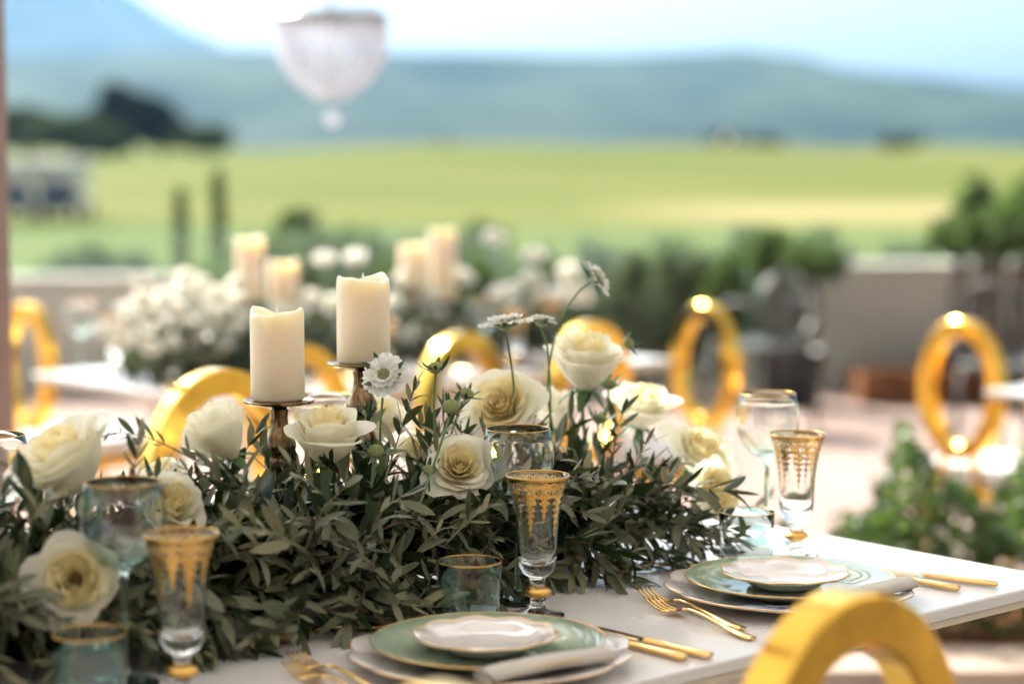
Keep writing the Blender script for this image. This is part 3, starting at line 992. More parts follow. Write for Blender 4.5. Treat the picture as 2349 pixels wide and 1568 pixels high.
def scabious(stem_pts, head, face, hr_, label, flower=False, nb=9, bl=2.7, seed=0, up=.35, pet=2.6):
    rr = random.Random(seed)
    d = Vector(face).normalized()
    t = thing('scabious_flower' if flower else 'scabious_bud', label, 'flower')
    Mx = place(head, d) @ Matrix.Diagonal((hr_, hr_, hr_, 1))
    t.matrix_world = Mx
    inv = Mx.inverted()
    obj('seed_head', SC_HEAD, t)
    for k in range(nb):
        a = 2 * pi * k / nb + rr.uniform(-.25, .25)
        L = bl * rr.uniform(.65, 1.2)
        e_ = Matrix.Rotation(a, 4, 'Z') @ Matrix.Translation((.5, 0, -.35)) @ Matrix.Rotation(-up * rr.uniform(.1, 1.9), 4, 'Y') @ Matrix.Diagonal((L, L, L, 1))
        obj('bract', rr.choice(BR), t, e_)
    if flower:
        for ring, (n_, L, lift) in enumerate(((12, pet, .05), (10, pet * .72, .42), (8, pet * .45, .8))):
            for k in range(n_):
                a = 2 * pi * (k + .5 * ring) / n_ + rr.uniform(-.1, .1)
                m_ = mesh('petal', *scab_petal(L * rr.uniform(.85, 1.1), L * .50, rr), M['scab_white'])
                obj('petal', m_, t, Matrix.Rotation(a, 4, 'Z') @ Matrix.Translation((.6, 0, .05 + ring * .2)) @ Matrix.Rotation(-lift - rr.uniform(0, .12), 4, 'Y'))
    pts = curve(list(stem_pts) + [head - d * hr_ * .7], 16)
    mo('stem', tube([inv @ q for q in pts], [.0017 / hr_] * len(pts), 6), M['stem'], t)
    return t
def scab_px(stem, head, t, rpx, face, label, **kw):
    h = on_t(*head, t)
    return scabious([on_t(*q, t) for q in stem], h, face, rpx / ppm(h), label, **kw)
scab_px([(872, 1090), (872, 1000), (877, 920)], (882, 862), .50, 19, (-.15, -.85, .5), 'ruffled white scabious with green eye beside the higher candle', flower=True, seed=1, pet=2.2)
scab_px([(1180, 960), (1178, 880), (1168, 800)], (1160, 745), .56, 20, (-.1, .1, 1), 'flat white scabious seen from below beside a small fading scabious', flower=True, seed=2, pet=2.4, up=.15)
scab_px([(1262, 985), (1262, 900), (1256, 800)], (1243, 738), .58, 17, (.15, .15, 1), 'small fading scabious next to a flat white scabious', flower=True, seed=3, pet=1.5, up=.1)
scab_px([(1268, 985), (1256, 880), (1280, 745), (1322, 675)], (1368, 640), .57, 20, (.75, -.1, .45), 'tallest scabious nodding on a long curved stem', flower=True, seed=4, pet=1.7, bl=2.8, up=-.2, nb=10)
scab_px([(997, 1010), (996, 920)], (999, 845), .50, 17, (0, -.15, 1), 'spiky scabious bud on a straight stem next to the ruffled flower', seed=5)
scab_px([(955, 1180), (990, 1080), (1022, 985)], (1036, 935), .42, 20, (.1, -.45, .9), 'green scabious seed head with sharp beads, front of the yellowish rose', seed=6, nb=12, bl=1.9)
scab_px([(1030, 1010), (1050, 950)], (1070, 905), .55, 16, (.15, -.3, .95), 'scabious bud just above the beaded seed head', seed=7)
scab_px([(1375, 850), (1402, 815)], (1440, 788), .58, 14, (.75, -.3, .3), 'star-like scabious bud reaching sideways beyond the highest rose', seed=8, bl=2.6, nb=8)
scab_px([(1382, 985), (1394, 930)], (1397, 882), .58, 16, (.1, -.3, .95), 'scabious bud under the star-like bud, beside the thick stem', seed=9)
scab_px([(852, 1120), (856, 1070)], (862, 1035), .48, 17, (.0, -.5, .85), 'dark leafy scabious bud below the ruffled white flower', seed=10, nb=14, bl=2.2)
scab_px([(830, 1010), (838, 970)], (841, 948), .60, 9, (.1, 0, 1), 'thin scabious bud with needle bracts beside the higher candlestick', seed=11, bl=3.6, nb=8, up=.9)
scab_px([(985, 1170), (984, 1110)], (982, 1078), .45, 13, (.1, -.4, .9), 'low scabious bud beside the yellowish rose', seed=12, nb=12, bl=2.2)
scab_px([(1370, 1020), (1372, 985)], (1374, 962), .60, 14, (.1, -.4, .9), 'leafy scabious bud at the foot of the thick rose stem', seed=13, nb=12, bl=2.6)

# ------------------------------------------------------------------ olive garland
def olive_leaf(L, w, bend, cup_=.18, n=6):
    vs, fs = [], []
    for j in range(n + 1):
        v = j / n
        ww = w * (sin(pi * min(1, .04 + v * .93)) ** .75)
        if j == 0: ww = w * .10
        if j == n: ww = w * .04
        x, z = L * v, bend * L * (v - .3) * v
        vs += [(x, -ww, z + cup_ * ww), (x, 0, z), (x, ww, z + cup_ * ww)]
    for j in range(n):
        for i in range(2):
            q = j * 3 + i
            fs.append((q, q + 1, q + 4, q + 3))
    return vs, fs
LEAF_SHAPES = [olive_leaf(1, w, b_, c_) for w, b_, c_ in ((.115, -.25, .2), (.10, .2, .25), (.135, -.1, .15), (.125, -.45, .2), (.09, .05, .3), (.15, .1, .12))]
LEAF_MESH = {k: [mesh('leaf', v, f, M[k]) for v, f in LEAF_SHAPES] for k in ('leaf', 'leaf2')}
garland = thing('olive_garland', 'long thick garland of dark olive branches running along the white table', 'garland', tab(.9, .56), TA)
GINV = (Matrix.Translation(tab(.9, .56)) @ Matrix.Rotation(TA, 4, 'Z')).inverted()
mass = {'leaf': ([], []), 'leaf2': ([], [])}
fine_twigs = [[], []]
NLEAF = [0]
def sprig(pts, L0, single, kind='leaf', r0=.0016, rr=R, gap=.015, lmin=ZT + .004, wide=1.0, tip=True):
    """a twig with leaves in opposite pairs; single = its leaves are objects of their own"""
    P = curve(pts, 14)
    P = [Vector((q.x, q.y, max(q.z, lmin))) for q in P]
    ln = [0]
    for a_, b_ in zip(P, P[1:]): ln.append(ln[-1] + (b_ - a_).length)
    tot = ln[-1]
    tw = tube([GINV @ q for q in P], [r0 * (1 - .7 * x / tot) for x in ln], 5)
    tobj = None
    if single:
        tobj = mo('sprig', tw, M['twig_green'] if kind == 'leaf2' else M['twig'], garland)
    else:
        n0 = len(fine_twigs[0])
        fine_twigs[0].extend(tw[0]); fine_twigs[1].extend(tuple(i + n0 for i in q) for q in tw[1])
    spin = rr.uniform(0, pi)
    d = gap * rr.uniform(.8, 2.2)
    while d < tot:
        k = max(i for i in range(len(ln)) if ln[i] <= d)
        k = min(k, len(P) - 2)
        u = (d - ln[k]) / max(1e-6, ln[k + 1] - ln[k])
        p = P[k].lerp(P[k + 1], u)
        td = (P[k + 1] - P[k]).normalized()
        side = td.cross(Vector((0, 0, 1)))
        if side.length < .1: side = td.cross(Vector((1, 0, 0)))
        side.normalize(); up_ = side.cross(td)
        last = d + gap * 1.25 >= tot
        for q in ((0, 1, 2) if last and tip else (0, 1)):
            a_ = spin + pi * q + rr.uniform(-.35, .35)
            out = side * cos(a_) + up_ * sin(a_)
            dirv = (td * rr.uniform(.55, 1.1) + out * rr.uniform(.55, .95)) if q < 2 else td
            dirv.normalize()
            L = L0 * rr.uniform(.48, 1.22) * (1 - .35 * (d / tot) ** 2)
            end = p + dirv * L
            if end.z < lmin: dirv.z += (lmin - end.z) / L; dirv.normalize()
            xa = dirv
            za = (Vector((0, 0, 1)) * .8 + td * .6 + Vector((rr.uniform(-.8, .8), rr.uniform(-.8, .8), rr.uniform(-.3, .5))))
            za = za - xa * za.dot(xa)
            if za.length < .05: za = xa.orthogonal()
            za.normalize()
            if rr.random() < .22: za = -za                  # some leaves turn their pale underside up
            ya = za.cross(xa)
            Mx = Matrix(((xa.x, ya.x, za.x, p.x), (xa.y, ya.y, za.y, p.y), (xa.z, ya.z, za.z, p.z), (0, 0, 0, 1))) @ Matrix.Diagonal((L, L * wide, L, 1))
            Mx = GINV @ Mx
            si = rr.randrange(6)
            if single and NLEAF[0] < 300:
                NLEAF[0] += 1
                obj('leaf', LEAF_MESH[kind][si], tobj, Mx)
            else:
                vs, fs = LEAF_SHAPES[si]
                mv, mf = mass[kind]
                n0 = len(mv)
                mv.extend(Mx @ Vector(v) for v in vs); mf.extend(tuple(i + n0 for i in f) for f in fs)
        spin += pi / 2 + rr.uniform(-.3, .3)
        d += gap * rr.uniform(.8, 1.35)
def sp_px(pix, L0=.048, kind='leaf', **kw):
    sprig([on_t(x, y, t) for x, y, t in pix], L0, True, kind, **kw)
# sprigs that can be told apart in the picture
sp_px([(560, 1110, .50), (430, 1045, .49), (330, 1000, .50), (232, 990, .50)], .036, 'leaf')
sp_px([(590, 1130, .48), (520, 1110, .46), (420, 1075, .46)], .034, 'leaf', gap=.011)
sp_px([(880, 1110, .47), (915, 1000, .47), (950, 895, .47)], .044, 'leaf2')
sp_px([(985, 1110, .46), (1010, 1010, .46), (1040, 930, .46)], .036, 'leaf2')
sp_px([(760, 1150, .43), (690, 1090, .42), (660, 1050, .42)], .048, 'leaf2')
sp_px([(700, 1260, .40), (740, 1170, .37), (800, 1110, .37)], .052, 'leaf')
sp_px([(830, 1250, .38), (880, 1170, .36), (950, 1120, .36)], .050, 'leaf')
sp_px([(700, 1260, .38), (610, 1215, .35), (490, 1210, .35), (480, 1230, .35)], .046, 'leaf2', gap=.017)
sp_px([(640, 1420, .40), (600, 1440, .38), (575, 1462, .37)], .05, 'leaf2', gap=.010, wide=1.15)
sp_px([(700, 1395, .40), (650, 1425, .37), (600, 1470, .36)], .058, 'leaf', gap=.012, wide=1.15)
sp_px([(900, 1330, .40), (850, 1290, .36), (800, 1255, .36)], .044, 'leaf')
sp_px([(950, 1350, .38), (905, 1280, .36), (875, 1240, .36)], .044, 'leaf', wide=1.2)
sp_px([(880, 1360, .38), (930, 1385, .36), (1010, 1390, .34), (1085, 1375, .35)], .046, 'leaf2', gap=.012)
sp_px([(800, 1390, .40), (870, 1400, .38), (960, 1370, .38), (1000, 1300, .40)], .036, 'leaf', gap=.02)
sp_px([(1020, 1250, .40), (1090, 1180, .37), (1130, 1160, .37)], .046, 'leaf2', gap=.014)
sp_px([(960, 1260, .40), (1010, 1215, .37), (1050, 1210, .37)], .034, 'leaf2')
sp_px([(1300, 1290, .44), (1370, 1310, .42), (1430, 1290, .42), (1470, 1250, .43)], .044, 'leaf2', gap=.011, wide=1.1)
sp_px([(1280, 1240, .44), (1350, 1220, .41), (1420, 1175, .41), (1440, 1110, .42)], .042, 'leaf2', gap=.015)
sp_px([(1330, 1180, .46), (1340, 1110, .43), (1325, 1050, .43)], .046, 'leaf2')
sp_px([(1420, 1150, .46), (1460, 1060, .43), (1490, 1000, .43)], .044, 'leaf')
sp_px([(1490, 1200, .46), (1520, 1110, .43), (1560, 1050, .43)], .042, 'leaf2')
sp_px([(1400, 1080, .50), (1415, 1000, .48), (1430, 940, .48)], .040, 'leaf')
sp_px([(1540, 1220, .48), (1590, 1180, .46), (1640, 1160, .46)], .038, 'leaf')
sp_px([(1480, 1290, .46), (1560, 1260, .43), (1620, 1240, .42)], .040, 'leaf', gap=.011)
sp_px([(1440, 1330, .44), (1500, 1315, .42), (1580, 1270, .42)], .040, 'leaf2', gap=.012)
sp_px([(1600, 1240, .50), (1660, 1230, .47), (1690, 1250, .46)], .036, 'leaf')
sp_px([(1600, 1180, .62), (1680, 1110, .62), (1700, 1090, .62)], .028, 'leaf', gap=.02)
sp_px([(1680, 1190, .66), (1740, 1160, .62), (1770, 1140, .62)], .034, 'leaf', gap=.018)
sp_px([(100, 1200, .46), (60, 1120, .44), (10, 1060, .44)], .05, 'leaf')
sp_px([(60, 1240, .42), (90, 1160, .40), (150, 1120, .40)], .05, 'leaf2')
sp_px([(330, 1180, .44), (310, 1080, .43), (320, 1010, .43)], .042, 'leaf2')
sp_px([(60, 1420, .42), (40, 1360, .38), (15, 1300, .38)], .05, 'leaf')
# the body: sprigs growing out of the middle on all sides
def body(n_, single, s0, s1, front, seed, tall=None):
    rr = random.Random(seed)
    for i in range(n_):
        s = s0 + (s1 - s0) * (i + rr.random()) / n_
        taper = smooth(.1, .42, s) * .7 + .3
        phi = rr.uniform(*front)                        # 0 = towards the near edge, 90 = up, 180 = far side
        a = radians(phi)
        rad0 = rr.uniform(.02, .055)
        al = rr.uniform(-.9, .9)
        reach = (rr.uniform(.09, .155) * 1.1 if phi < 50 else rr.uniform(.05, .085)) * taper
        if tall: reach = rr.uniform(*tall)
        dirn = -EN * cos(a) + Vector((0, 0, 1)) * sin(a) * .95
        p0 = tab(s, .57 if phi > 60 else .54, ZT + .045 * taper + .012) + dirn * rad0 * .8
        p1 = p0 + dirn * reach * .6 + EX * al * reach * .4
        p2 = p0 + dirn * reach * (.92 if phi < 60 else 1.0) + EX * al * reach * .95 + Vector((0, 0, -.03 if phi < 55 else rr.uniform(-.015, .02)))
        sprig([p0, p1, p2], rr.uniform(.046, .074), single, 'leaf2' if rr.random() < .16 else 'leaf', rr=rr, gap=.021 if tall else .0165)
body(205, False, .27, 2.3, (-14, 55), 11)
body(150, False, .31, 2.3, (40, 110), 12)
body(100, False, .34, 2.3, (100, 185), 13)
body(46, False, .36, 2.2, (58, 112), 14, (.10, .155))
for k, nm in (('leaf', 'dark_leaves'), ('leaf2', 'silver_leaves')):
    tag(mo(nm, mass[k], M[k], garland), kind='stuff')
tag(mo('thin_twigs', fine_twigs, M['twig'], garland), kind='stuff')
# near-black filler core, coloured as the deep shade inside the garland
core = []
for i in range(40):
    s = .36 + 2.0 * i / 39
    core.append(GINV @ tab(s, .57 + .01 * sin(i * 2.1), ZT + .072 + .008 * sin(i * 1.3)))
M['core_shade'] = mat('shade_core', (.010, .014, .008), .95, 0, Specular_IOR_Level=.02)
mo('shade_filler', tube(core, [.02] + [.072 + .008 * sin(i * 1.9) for i in range(38)] + [.04], 12), M['core_shade'], garland)

# ================================================================== TABLES AND CHAIRS ON THE TERRACE
def bloom_mesh(seed, kind):
    parts = [p for p, inn in rose_petals(kind, seed)]
    return join(*parts)
M['petal_w'] = mat('white_rose_petal', (.95, .94, .88), .5)
translucent(M['petal_w'], (.95, .93, .84), .5)
BLOOM = [mesh('bloom', *bloom_mesh(100 + i, k), M['petal_w']) for i, k in enumerate(('open', 'full', 'cup', 'open'))]
BA = radians(42.5)
BEX = Vector((cos(BA), sin(BA), 0)); BEN = Vector((-sin(BA), cos(BA), 0))
ZB = ZT + ZF
K2 = atz(520, 925, ZB)
L2, W2 = 1.78, 1.06
P2c = K2 + BEX * L2
lacquer_table('dining_table', 'second white table farther off with white roses and glowing pillar candles', Vector((P2c.x, P2c.y, 0)), BA, L2, W2, ZB, ZF)
def t2(u, v, z=ZB): return Vector((K2.x, K2.y, 0)) + BEX * u + BEN * v + Vector((0, 0, z))
def bchair(p, ang, label): return chair_back_at(p, ang, label, ZF)
bchair(t2(-.02, -.36), BA, 'gold O-back chair at the second table, behind the higher candle')
bchair(t2(.54, -.36), BA, 'gold O-back chair at the second table, middle of three along its side')
bchair(t2(1.06, -.34), BA, 'gold O-back chair at the second table, behind the highest rose')
p = aty(1618, 840, 6.75)
bchair(p, BA + pi / 2 - .14, 'gold O-back chair standing alone at the end of the second table')
p = aty(66, 838, 6.75)
bchair(p, BA - pi / 2, 'gold O-back chair at the opposite end of the second table by the brown post')
L3 = atz(2257, 893, ZB)
P3c = L3 + BEX * 1.8 - BEN * 1.06
lacquer_table('dining_table', 'bare third white table next to the chair beyond the hedge', Vector((P3c.x, P3c.y, 0)), BA, 1.8, 1.06, ZB, ZF)
p = aty(2206, 890, 6.1)
bchair(p, BA - pi / 2 - .1, 'gold O-back chair with white seat at the third table, beyond the hedge')
p = aty(2420, 860, 6.3)
bchair(p, BA - pi + .2, 'gold O-back chair along the side of the third table')

# second table's garland, blooms, candles, glasses
def leaf_cloud(n_, fpos, L0, rr, wide=.22):
    vs, fs = [], []
    for i in range(n_):
        p = fpos(rr)
        xa = Vector((rr.gauss(0, 1), rr.gauss(0, 1), rr.gauss(.2, .8))).normalized()
        za = Vector((rr.gauss(0, 1), rr.gauss(0, 1), rr.gauss(0, 1)))
        za = (za - xa * za.dot(xa)).normalized()
        ya = za.cross(xa)
        L = L0 * rr.uniform(.6, 1.3)
        n0 = len(vs)
        vs += [p - xa * L * .5, p + ya * L * wide, p + xa * L * .5 + za * L * .08, p - ya * L * wide]
        fs.append((n0, n0 + 1, n0 + 2, n0 + 3))
    return vs, fs
g2 = thing('flower_garland', 'dark leafy garland under white roses on the second table', 'garland', t2(.9, .53), BA)
G2I = (Matrix.Translation(t2(.9, .53)) @ Matrix.Rotation(BA, 4, 'Z')).inverted()
rr2 = random.Random(21)
def g2pos(rr):
    u = rr.uniform(.06, 1.66)
    a = rr.uniform(0, pi)
    q = sqrt(rr.random())
    e_ = smooth(.0, .2, u) * smooth(1.78, 1.5, u) if u > 1.5 else smooth(-.05, .2, u)
    return G2I @ t2(u, .53 + .19 * q * cos(a) * (.5 + .5 * e_), ZB + .01 + .17 * q * sin(a) * (.4 + .6 * e_))
tag(mo('leaves', leaf_cloud(2600, g2pos, .055, rr2), M['leaf'], g2), kind='stuff')
mo('shade_filler', tube([G2I @ t2(.2 + .14 * i, .53, ZB + .05) for i in range(10)], .045, 10), M['core_shade'], g2)  # near-black core standing in for shade under the leaves
def bloom(p, r_, face, i, label, group):
    t = thing('rose', label, 'rose', (0, 0, 0), None, group)
    t.matrix_world = place(p, face, i * 1.7) @ Matrix.Diagonal((r_, r_, r_, 1))
    obj('bloom', BLOOM[i % 4], t)
    obj('sepals', SEP, t)
    st = p.copy(); st = Vector((p.x, p.y, ZB + .06))
    inv = t.matrix_world.inverted()
    mo('stem', tube([inv @ p, inv @ p.lerp(st, .5), inv @ st], .003 / r_, 5), M['stem'], t)
def on_v(x, y, v):
    d = ray(x, y); o = Vector((K2.x, K2.y, 0))
    return CAM + d * ((v - (CAM - o).dot(BEN)) / d.dot(BEN))
GA, GB = 'roses massed at one end of the second table garland', 'roses along the second table garland'
mass_px = [(245, 760), (275, 785), (300, 740), (325, 770), (350, 720), (345, 800), (375, 755), (400, 790), (405, 715), (415, 670), (430, 750), (445, 690), (455, 780), (465, 655), (480, 725), (495, 760), (500, 680), (515, 800), (520, 720), (535, 690), (545, 760), (560, 730), (380, 690), (290, 715), (545, 655), (425, 640), (330, 690)]
for i, (x, y) in enumerate(mass_px):
    v = .40 + .22 * ((840 - y) / 200)
    bloom(on_v(x, y, v), 25 / ppm(on_v(x, y, v)), (rr2.uniform(-.5, .4), -.7, rr2.uniform(.2, 1)), i, 'white rose massed with others on the second table near the brown post', GA)
mid_px = [(715, 690), (690, 730), (900, 700), (930, 640), (985, 685), (1060, 650), (1000, 730), (1140, 690), (1175, 670), (1100, 720), (1220, 645), (1245, 690), (1300, 640), (1290, 690), (960, 780), (1190, 720), (640, 720), (850, 700), (770, 700), (1330, 680), (905, 770), (1030, 760)]
for i, (x, y) in enumerate(mid_px):
    v = .42 + .2 * ((800 - y) / 180)
    bloom(on_v(x, y, v), 26 / ppm(on_v(x, y, v)), (rr2.uniform(-.4, .5), -.7, rr2.uniform(.2, 1)), i + 1, 'white rose set between candles along the second table garland', GB)
tall_px = [(325, 645), (745, 598), (815, 606), (1130, 552), (1225, 592), (1305, 622)]
tall_l = ['white rose on a tall stem above the massed roses near the post', 'white rose on a tall stem between the yellow candle and the higher candle', 'white rose on a tall stem just behind the higher candle', 'highest white rose on a tall stem of the second table', 'white rose on a tall stem just below the highest bloom', 'white rose on a tall stem behind the nodding scabious']
for i, (x, y) in enumerate(tall_px):
    bloom(on_v(x, y, .55), 27 / ppm(on_v(x, y, .55)), (0, -.5, .8), i, tall_l[i], None)
for i, (x, y0, y1, hw, lab) in enumerate([(575, 548, 690, 41, 'yellowish pillar candle, taller of a pair on the second table'), (652, 600, 700, 42, 'white pillar candle beside the yellowish one on the second table'), (948, 562, 660, 40, 'white pillar candle, lower of two at the middle of the second table'), (1016, 528, 690, 40, 'white pillar candle, highest at the middle of the second table')]):
    q0 = on_v(x, y1, .60); q1 = on_v(x, y0, .60)
    k = ppm(q0)
    candle(q0, (hw - 8) / k, q1.z - q0.z, lab, 30 + i, False)
    holder(Vector((q0.x, q0.y, ZB + .001)), q0.z - ZB, ['brass candlestick under the yellowish pillar candle', 'brass candlestick under the white candle by the yellowish one', 'brass candlestick under the lower middle candle', 'brass candlestick under the highest middle candle'][i])
def g_at(x, y, v, h=ZB): 
    q = on_v(x, y, v); return Vector((q.x, q.y, h + .0006))
wine(t2(.06, .86), 'wine glass near the brown post on the second table')
flute(t2(.14, .80), 'flute glass near the brown post on the second table')
wine(t2(.55, .16), 'wine glass on the second table behind the lower candle')
flute(t2(.66, .14), 'flute glass on the second table behind the higher candle')
wine(t2(1.08, .15), 'wine glass on the second table above the middle chair')
flute(t2(1.2, .14), 'flute glass on the second table above the middle chair')
wine(t2(1.6, .62), 'wine glass at the far end of the second table')
flute(t2(1.68, .5), 'flute glass at the far end of the second table')
for i, (u, v, lab) in enumerate([(.25, .25, 'near the post end of the second table'), (.78, .22, 'in the middle of the second table'), (1.36, .22, 'at the far end of the second table')]):
    c = thing('charger_plate', f'white charger plate {lab}', 'plate', t2(u, v, ZB), BA)
    obj('dish', bpy.data.meshes['dish'], c); obj('gilt_rim', bpy.data.meshes['gilt_rim'], c)
    for dx, lb in ((-.21, 'fork'), (.21, 'knife')):
        t = thing('dinner_' + lb, f'gold {lb} beside the charger {lab}', lb, t2(u + dx, v, ZB + .0006), BA)
        (fork_parts if lb == 'fork' else knife_parts)(t)

# ------------------------------------------------------------------ chandelier
cp = aty(760, 44, 7.6)
zt_ = cp.z
kx_ = ppm(cp)
ch = thing('chandelier', 'crystal basket chandelier with silver ring and hanging ball above the lawn view', 'chandelier', (cp.x, cp.y, zt_))
RR_ = 126 / kx_
mo('ring', lathe([(RR_ - .006, -.014), (RR_ + .006, -.016), (RR_ + .009, 0), (RR_ + .006, .016), (RR_ - .006, .014)], 48, None, True), M['silver'], ch)
def bead(p, r_):
    v = [(p[0] + r_ * a, p[1] + r_ * b_, p[2] + r_ * c) for a, b_, c in ((1, 0, 0), (0, 1, 0), (-1, 0, 0), (0, -1, 0), (0, 0, 1.15), (0, 0, -1.15), )]
    return v, [(0, 1, 4), (1, 2, 4), (2, 3, 4), (3, 0, 4), (1, 0, 5), (2, 1, 5), (3, 2, 5), (0, 3, 5)]
hb = 172 / kx_
for k in range(36):
    a = 2 * pi * k / 36
    bs = []
    for i in range(17):
        q = i / 16
        r_ = RR_ * (1 - .74 * q ** 3.0)
        bs.append(bead((r_ * cos(a), r_ * sin(a), -.012 - hb * q ** .95), .0082))
    mo('crystal_strand', join(*bs), M['crystal'], ch, False)
for k in range(30):                               # prisms hanging from the ring and rising to the crown
    a = 2 * pi * (k + .5) / 30
    bs = [bead((RR_ * cos(a), RR_ * sin(a), -.030), .013), bead((RR_ * cos(a), RR_ * sin(a), -.060), .014)]
    mo('drop', join(*bs), M['crystal'], ch, False)
for k in range(40):                               # inner tiers of drops
    a = 2 * pi * k * .382
    q = .15 + .75 * (k / 40) ** .5
    zb_ = -hb * (.95 - .75 * q ** 2.2)
    bs = [bead((RR_ * q * cos(a), RR_ * q * sin(a), zb_ * (i + 1) / 7), .0095) for i in range(7)]
    mo('inner_strand', join(*bs), M['crystal'], ch, False)
for k in range(16):
    a = 2 * pi * k / 16
    bs = [bead((RR_ * (1 - .8 * q) * cos(a), RR_ * (1 - .8 * q) * sin(a), .01 + .34 * q ** 1.6), .008) for q in [i / 15 for i in range(16)]]
    mo('crown_strand', join(*bs), M['crystal'], ch, False)
for k in range(10):
    a = 2 * pi * k / 10
    mo('drop', bead((.045 * cos(a), .045 * sin(a), -hb + .006), .016), M['crystal'], ch, False)
mo('finial_rod', tube([(0, 0, -hb + .02), (0, 0, -.205 * 1.0 - 45 / kx_)], .004, 6), M['silver'], ch)
mo('crystal_ball', lathe([(-.0 + .026 * sin(pi * i / 12) + .0003, -228 / kx_ - .026 * cos(pi * i / 12)) for i in range(13)], 16), M['crystal'], ch, False)
mo('hanging_rod', tube([(0, 0, -hb + .02), (0, 0, 2.98 - zt_)], .006, 8), M['silver'], ch)

# ------------------------------------------------------------------ pavilion: posts, beams and a cloth roof over the first table
pv = thing('pavilion', 'brown pavilion post by the second table, carrying a pale cloth canopy', 'pavilion', (0, 0, 0))
px0 = aty(5, 500, 4.3).x
for (x, y, zb) in ((px0 - .06, 4.3, 0), (3.4, 4.3, 0), (px0 - 2.8, 9.2, ZF), (4.4, 9.2, ZF), (-3.6, -3.2, 0), (3.4, -3.2, 0)):
    mo('post', box(x - .06, x + .06, y - .06, y + .06, zb, 2.9), M['post'], pv, False)
for y in (-3.2, 4.3, 7.6, 9.2): mo('beam', box(-4.6, 4.6, y - .06, y + .06, 2.9, 3.05), M['post'], pv, False)
for x in (-4.4, -1.5, 1.5, 4.4): mo('rafter', box(x - .05, x + .05, -3.3, 9.3, 3.053, 3.18), M['post'], pv, False)
mo('fill_block_wall', box(-4.6, 4.6, -3.32, -3.263, 0.002, 2.9), M['post'], pv, False)  # unseen wall added behind the camera to cut frontal fill and deepen contrast
v, f = grid([-4.5 + .45 * i for i in range(21)], [-3.4 + .4125 * i for i in range(21)], lambda x, y: 3.19 - .05 * abs(sin((x + 1.5) * pi / 3)) )
mo('cloth_roof', (v, f), M['fabric'], pv)

# ------------------------------------------------------------------ terrace wall with glass rail
YW = 12.6
wl_ = thing('terrace_wall', 'low pale plastered wall at the terrace edge, under the glass rail', 'wall', (0, YW, ZF))
mo('wall_body', box(-12, 12, 0, .22, .0015, .24), M['plaster'], wl_, False)
mo('coping', box(-12.02, 12.02, -.02, .24, .243, .28), M['plaster'], wl_, False)
gr = thing('glass_rail', 'frameless glass rail standing on the terrace wall', 'railing', (0, YW, ZF + .281))
x = -11.8
while x < 11.5:
    mo('glass_pane', box(x, x + 1.46, .10, .112, 0, .69), M['rail_glass'], gr, False)
    x += 1.48
for x0_, x1_, z_, lab in ((1.75, 3.9, .74, 'pale plastered block of wall behind the third table'), (-3.6, -1.95, .66, 'grey plastered block of wall beside the brown post')):
    t = thing('wall_block', lab, 'wall', ((x0_ + x1_) / 2, YW - .34, ZF))
    mo('block', box((x0_ - x1_) / 2, (x1_ - x0_) / 2, 0, .3, .001, z_), M['plaster'], t, False)
    mo('coping', box((x0_ - x1_) / 2 - .015, (x1_ - x0_) / 2 + .015, -.015, .315, z_ + .002, z_ + .035), M['plaster'], t, False)
sb = thing('raised_border', 'brown earth border at the foot of the pale wall', 'border', (0, 11.6, ZF))
mo('timber_edge', box(2.0, 4.6, 0, .06, .001, .2), M['soil'], sb, False)
mo('earth', box(2.0, 4.6, .063, .58, .001, .17), M['soil'], sb, False)

# ------------------------------------------------------------------ plants
def blob_points(rr, cx, cy, cz, rx, ry, rz, lumps=9):
    L = []
    for i in range(lumps):
        a, b_ = rr.uniform(0, 2 * pi), rr.uniform(-.6, 1)
        q = rr.uniform(.35, .75)
        L.append((cx + rx * q * cos(a) * sqrt(max(0, 1 - b_ * b_)), cy + ry * q * sin(a) * sqrt(max(0, 1 - b_ * b_)), cz + rz * q * b_, rr.uniform(.32, .55)))
    def f(rr_):
        lx, ly, lz, s = rr_.choice(L)
        d = Vector((rr_.gauss(0, 1), rr_.gauss(0, 1), rr_.gauss(0, 1))).normalized() * (rr_.random() ** .4)
        return Vector((lx + d.x * rx * s, ly + d.y * ry * s, max(lz + d.z * rz * s, cz - rz)))
    return f
def shrub(name, label, p, rx, rz, mkey, n_, L, seed, cat='shrub', group=None, ry=None, trunk=.25, lumps=9):
    rr = random.Random(seed)
    t = thing(name, label, cat, p, 0, group)
    zc = trunk * rz + rz
    mo('crown', leaf_cloud(n_, blob_points(rr, 0, 0, zc, rx, ry or rx, rz, lumps), L, rr, .3), M[mkey], t)
    stems = []
    for k in range(4):
        a = rr.uniform(0, 2 * pi)
        stems.append(tube(curve([(0, 0, -.02), (.1 * rx * cos(a), .1 * rx * sin(a), zc * .4), (.4 * rx * cos(a), .4 * rx * sin(a), zc)], 6), [max(.008, .06 * rx)] * 3 + [max(.004, .03 * rx)] * 4, 5))
    mo('trunk', join(*stems), M['wood'], t)
    return t
def shrub_px(name, label, xpx, ytop, Y, wpx, zbase, mkey, n_, L, seed, **kw):
    top = aty(xpx, ytop, Y)
    k = ppm(top)
    hgt = top.z - zbase
    return shrub(name, label, (top.x, Y, zbase), wpx / 2 / k, hgt / 2.12, mkey, n_, L, seed, trunk=.12, **kw)
ZG = -1.7
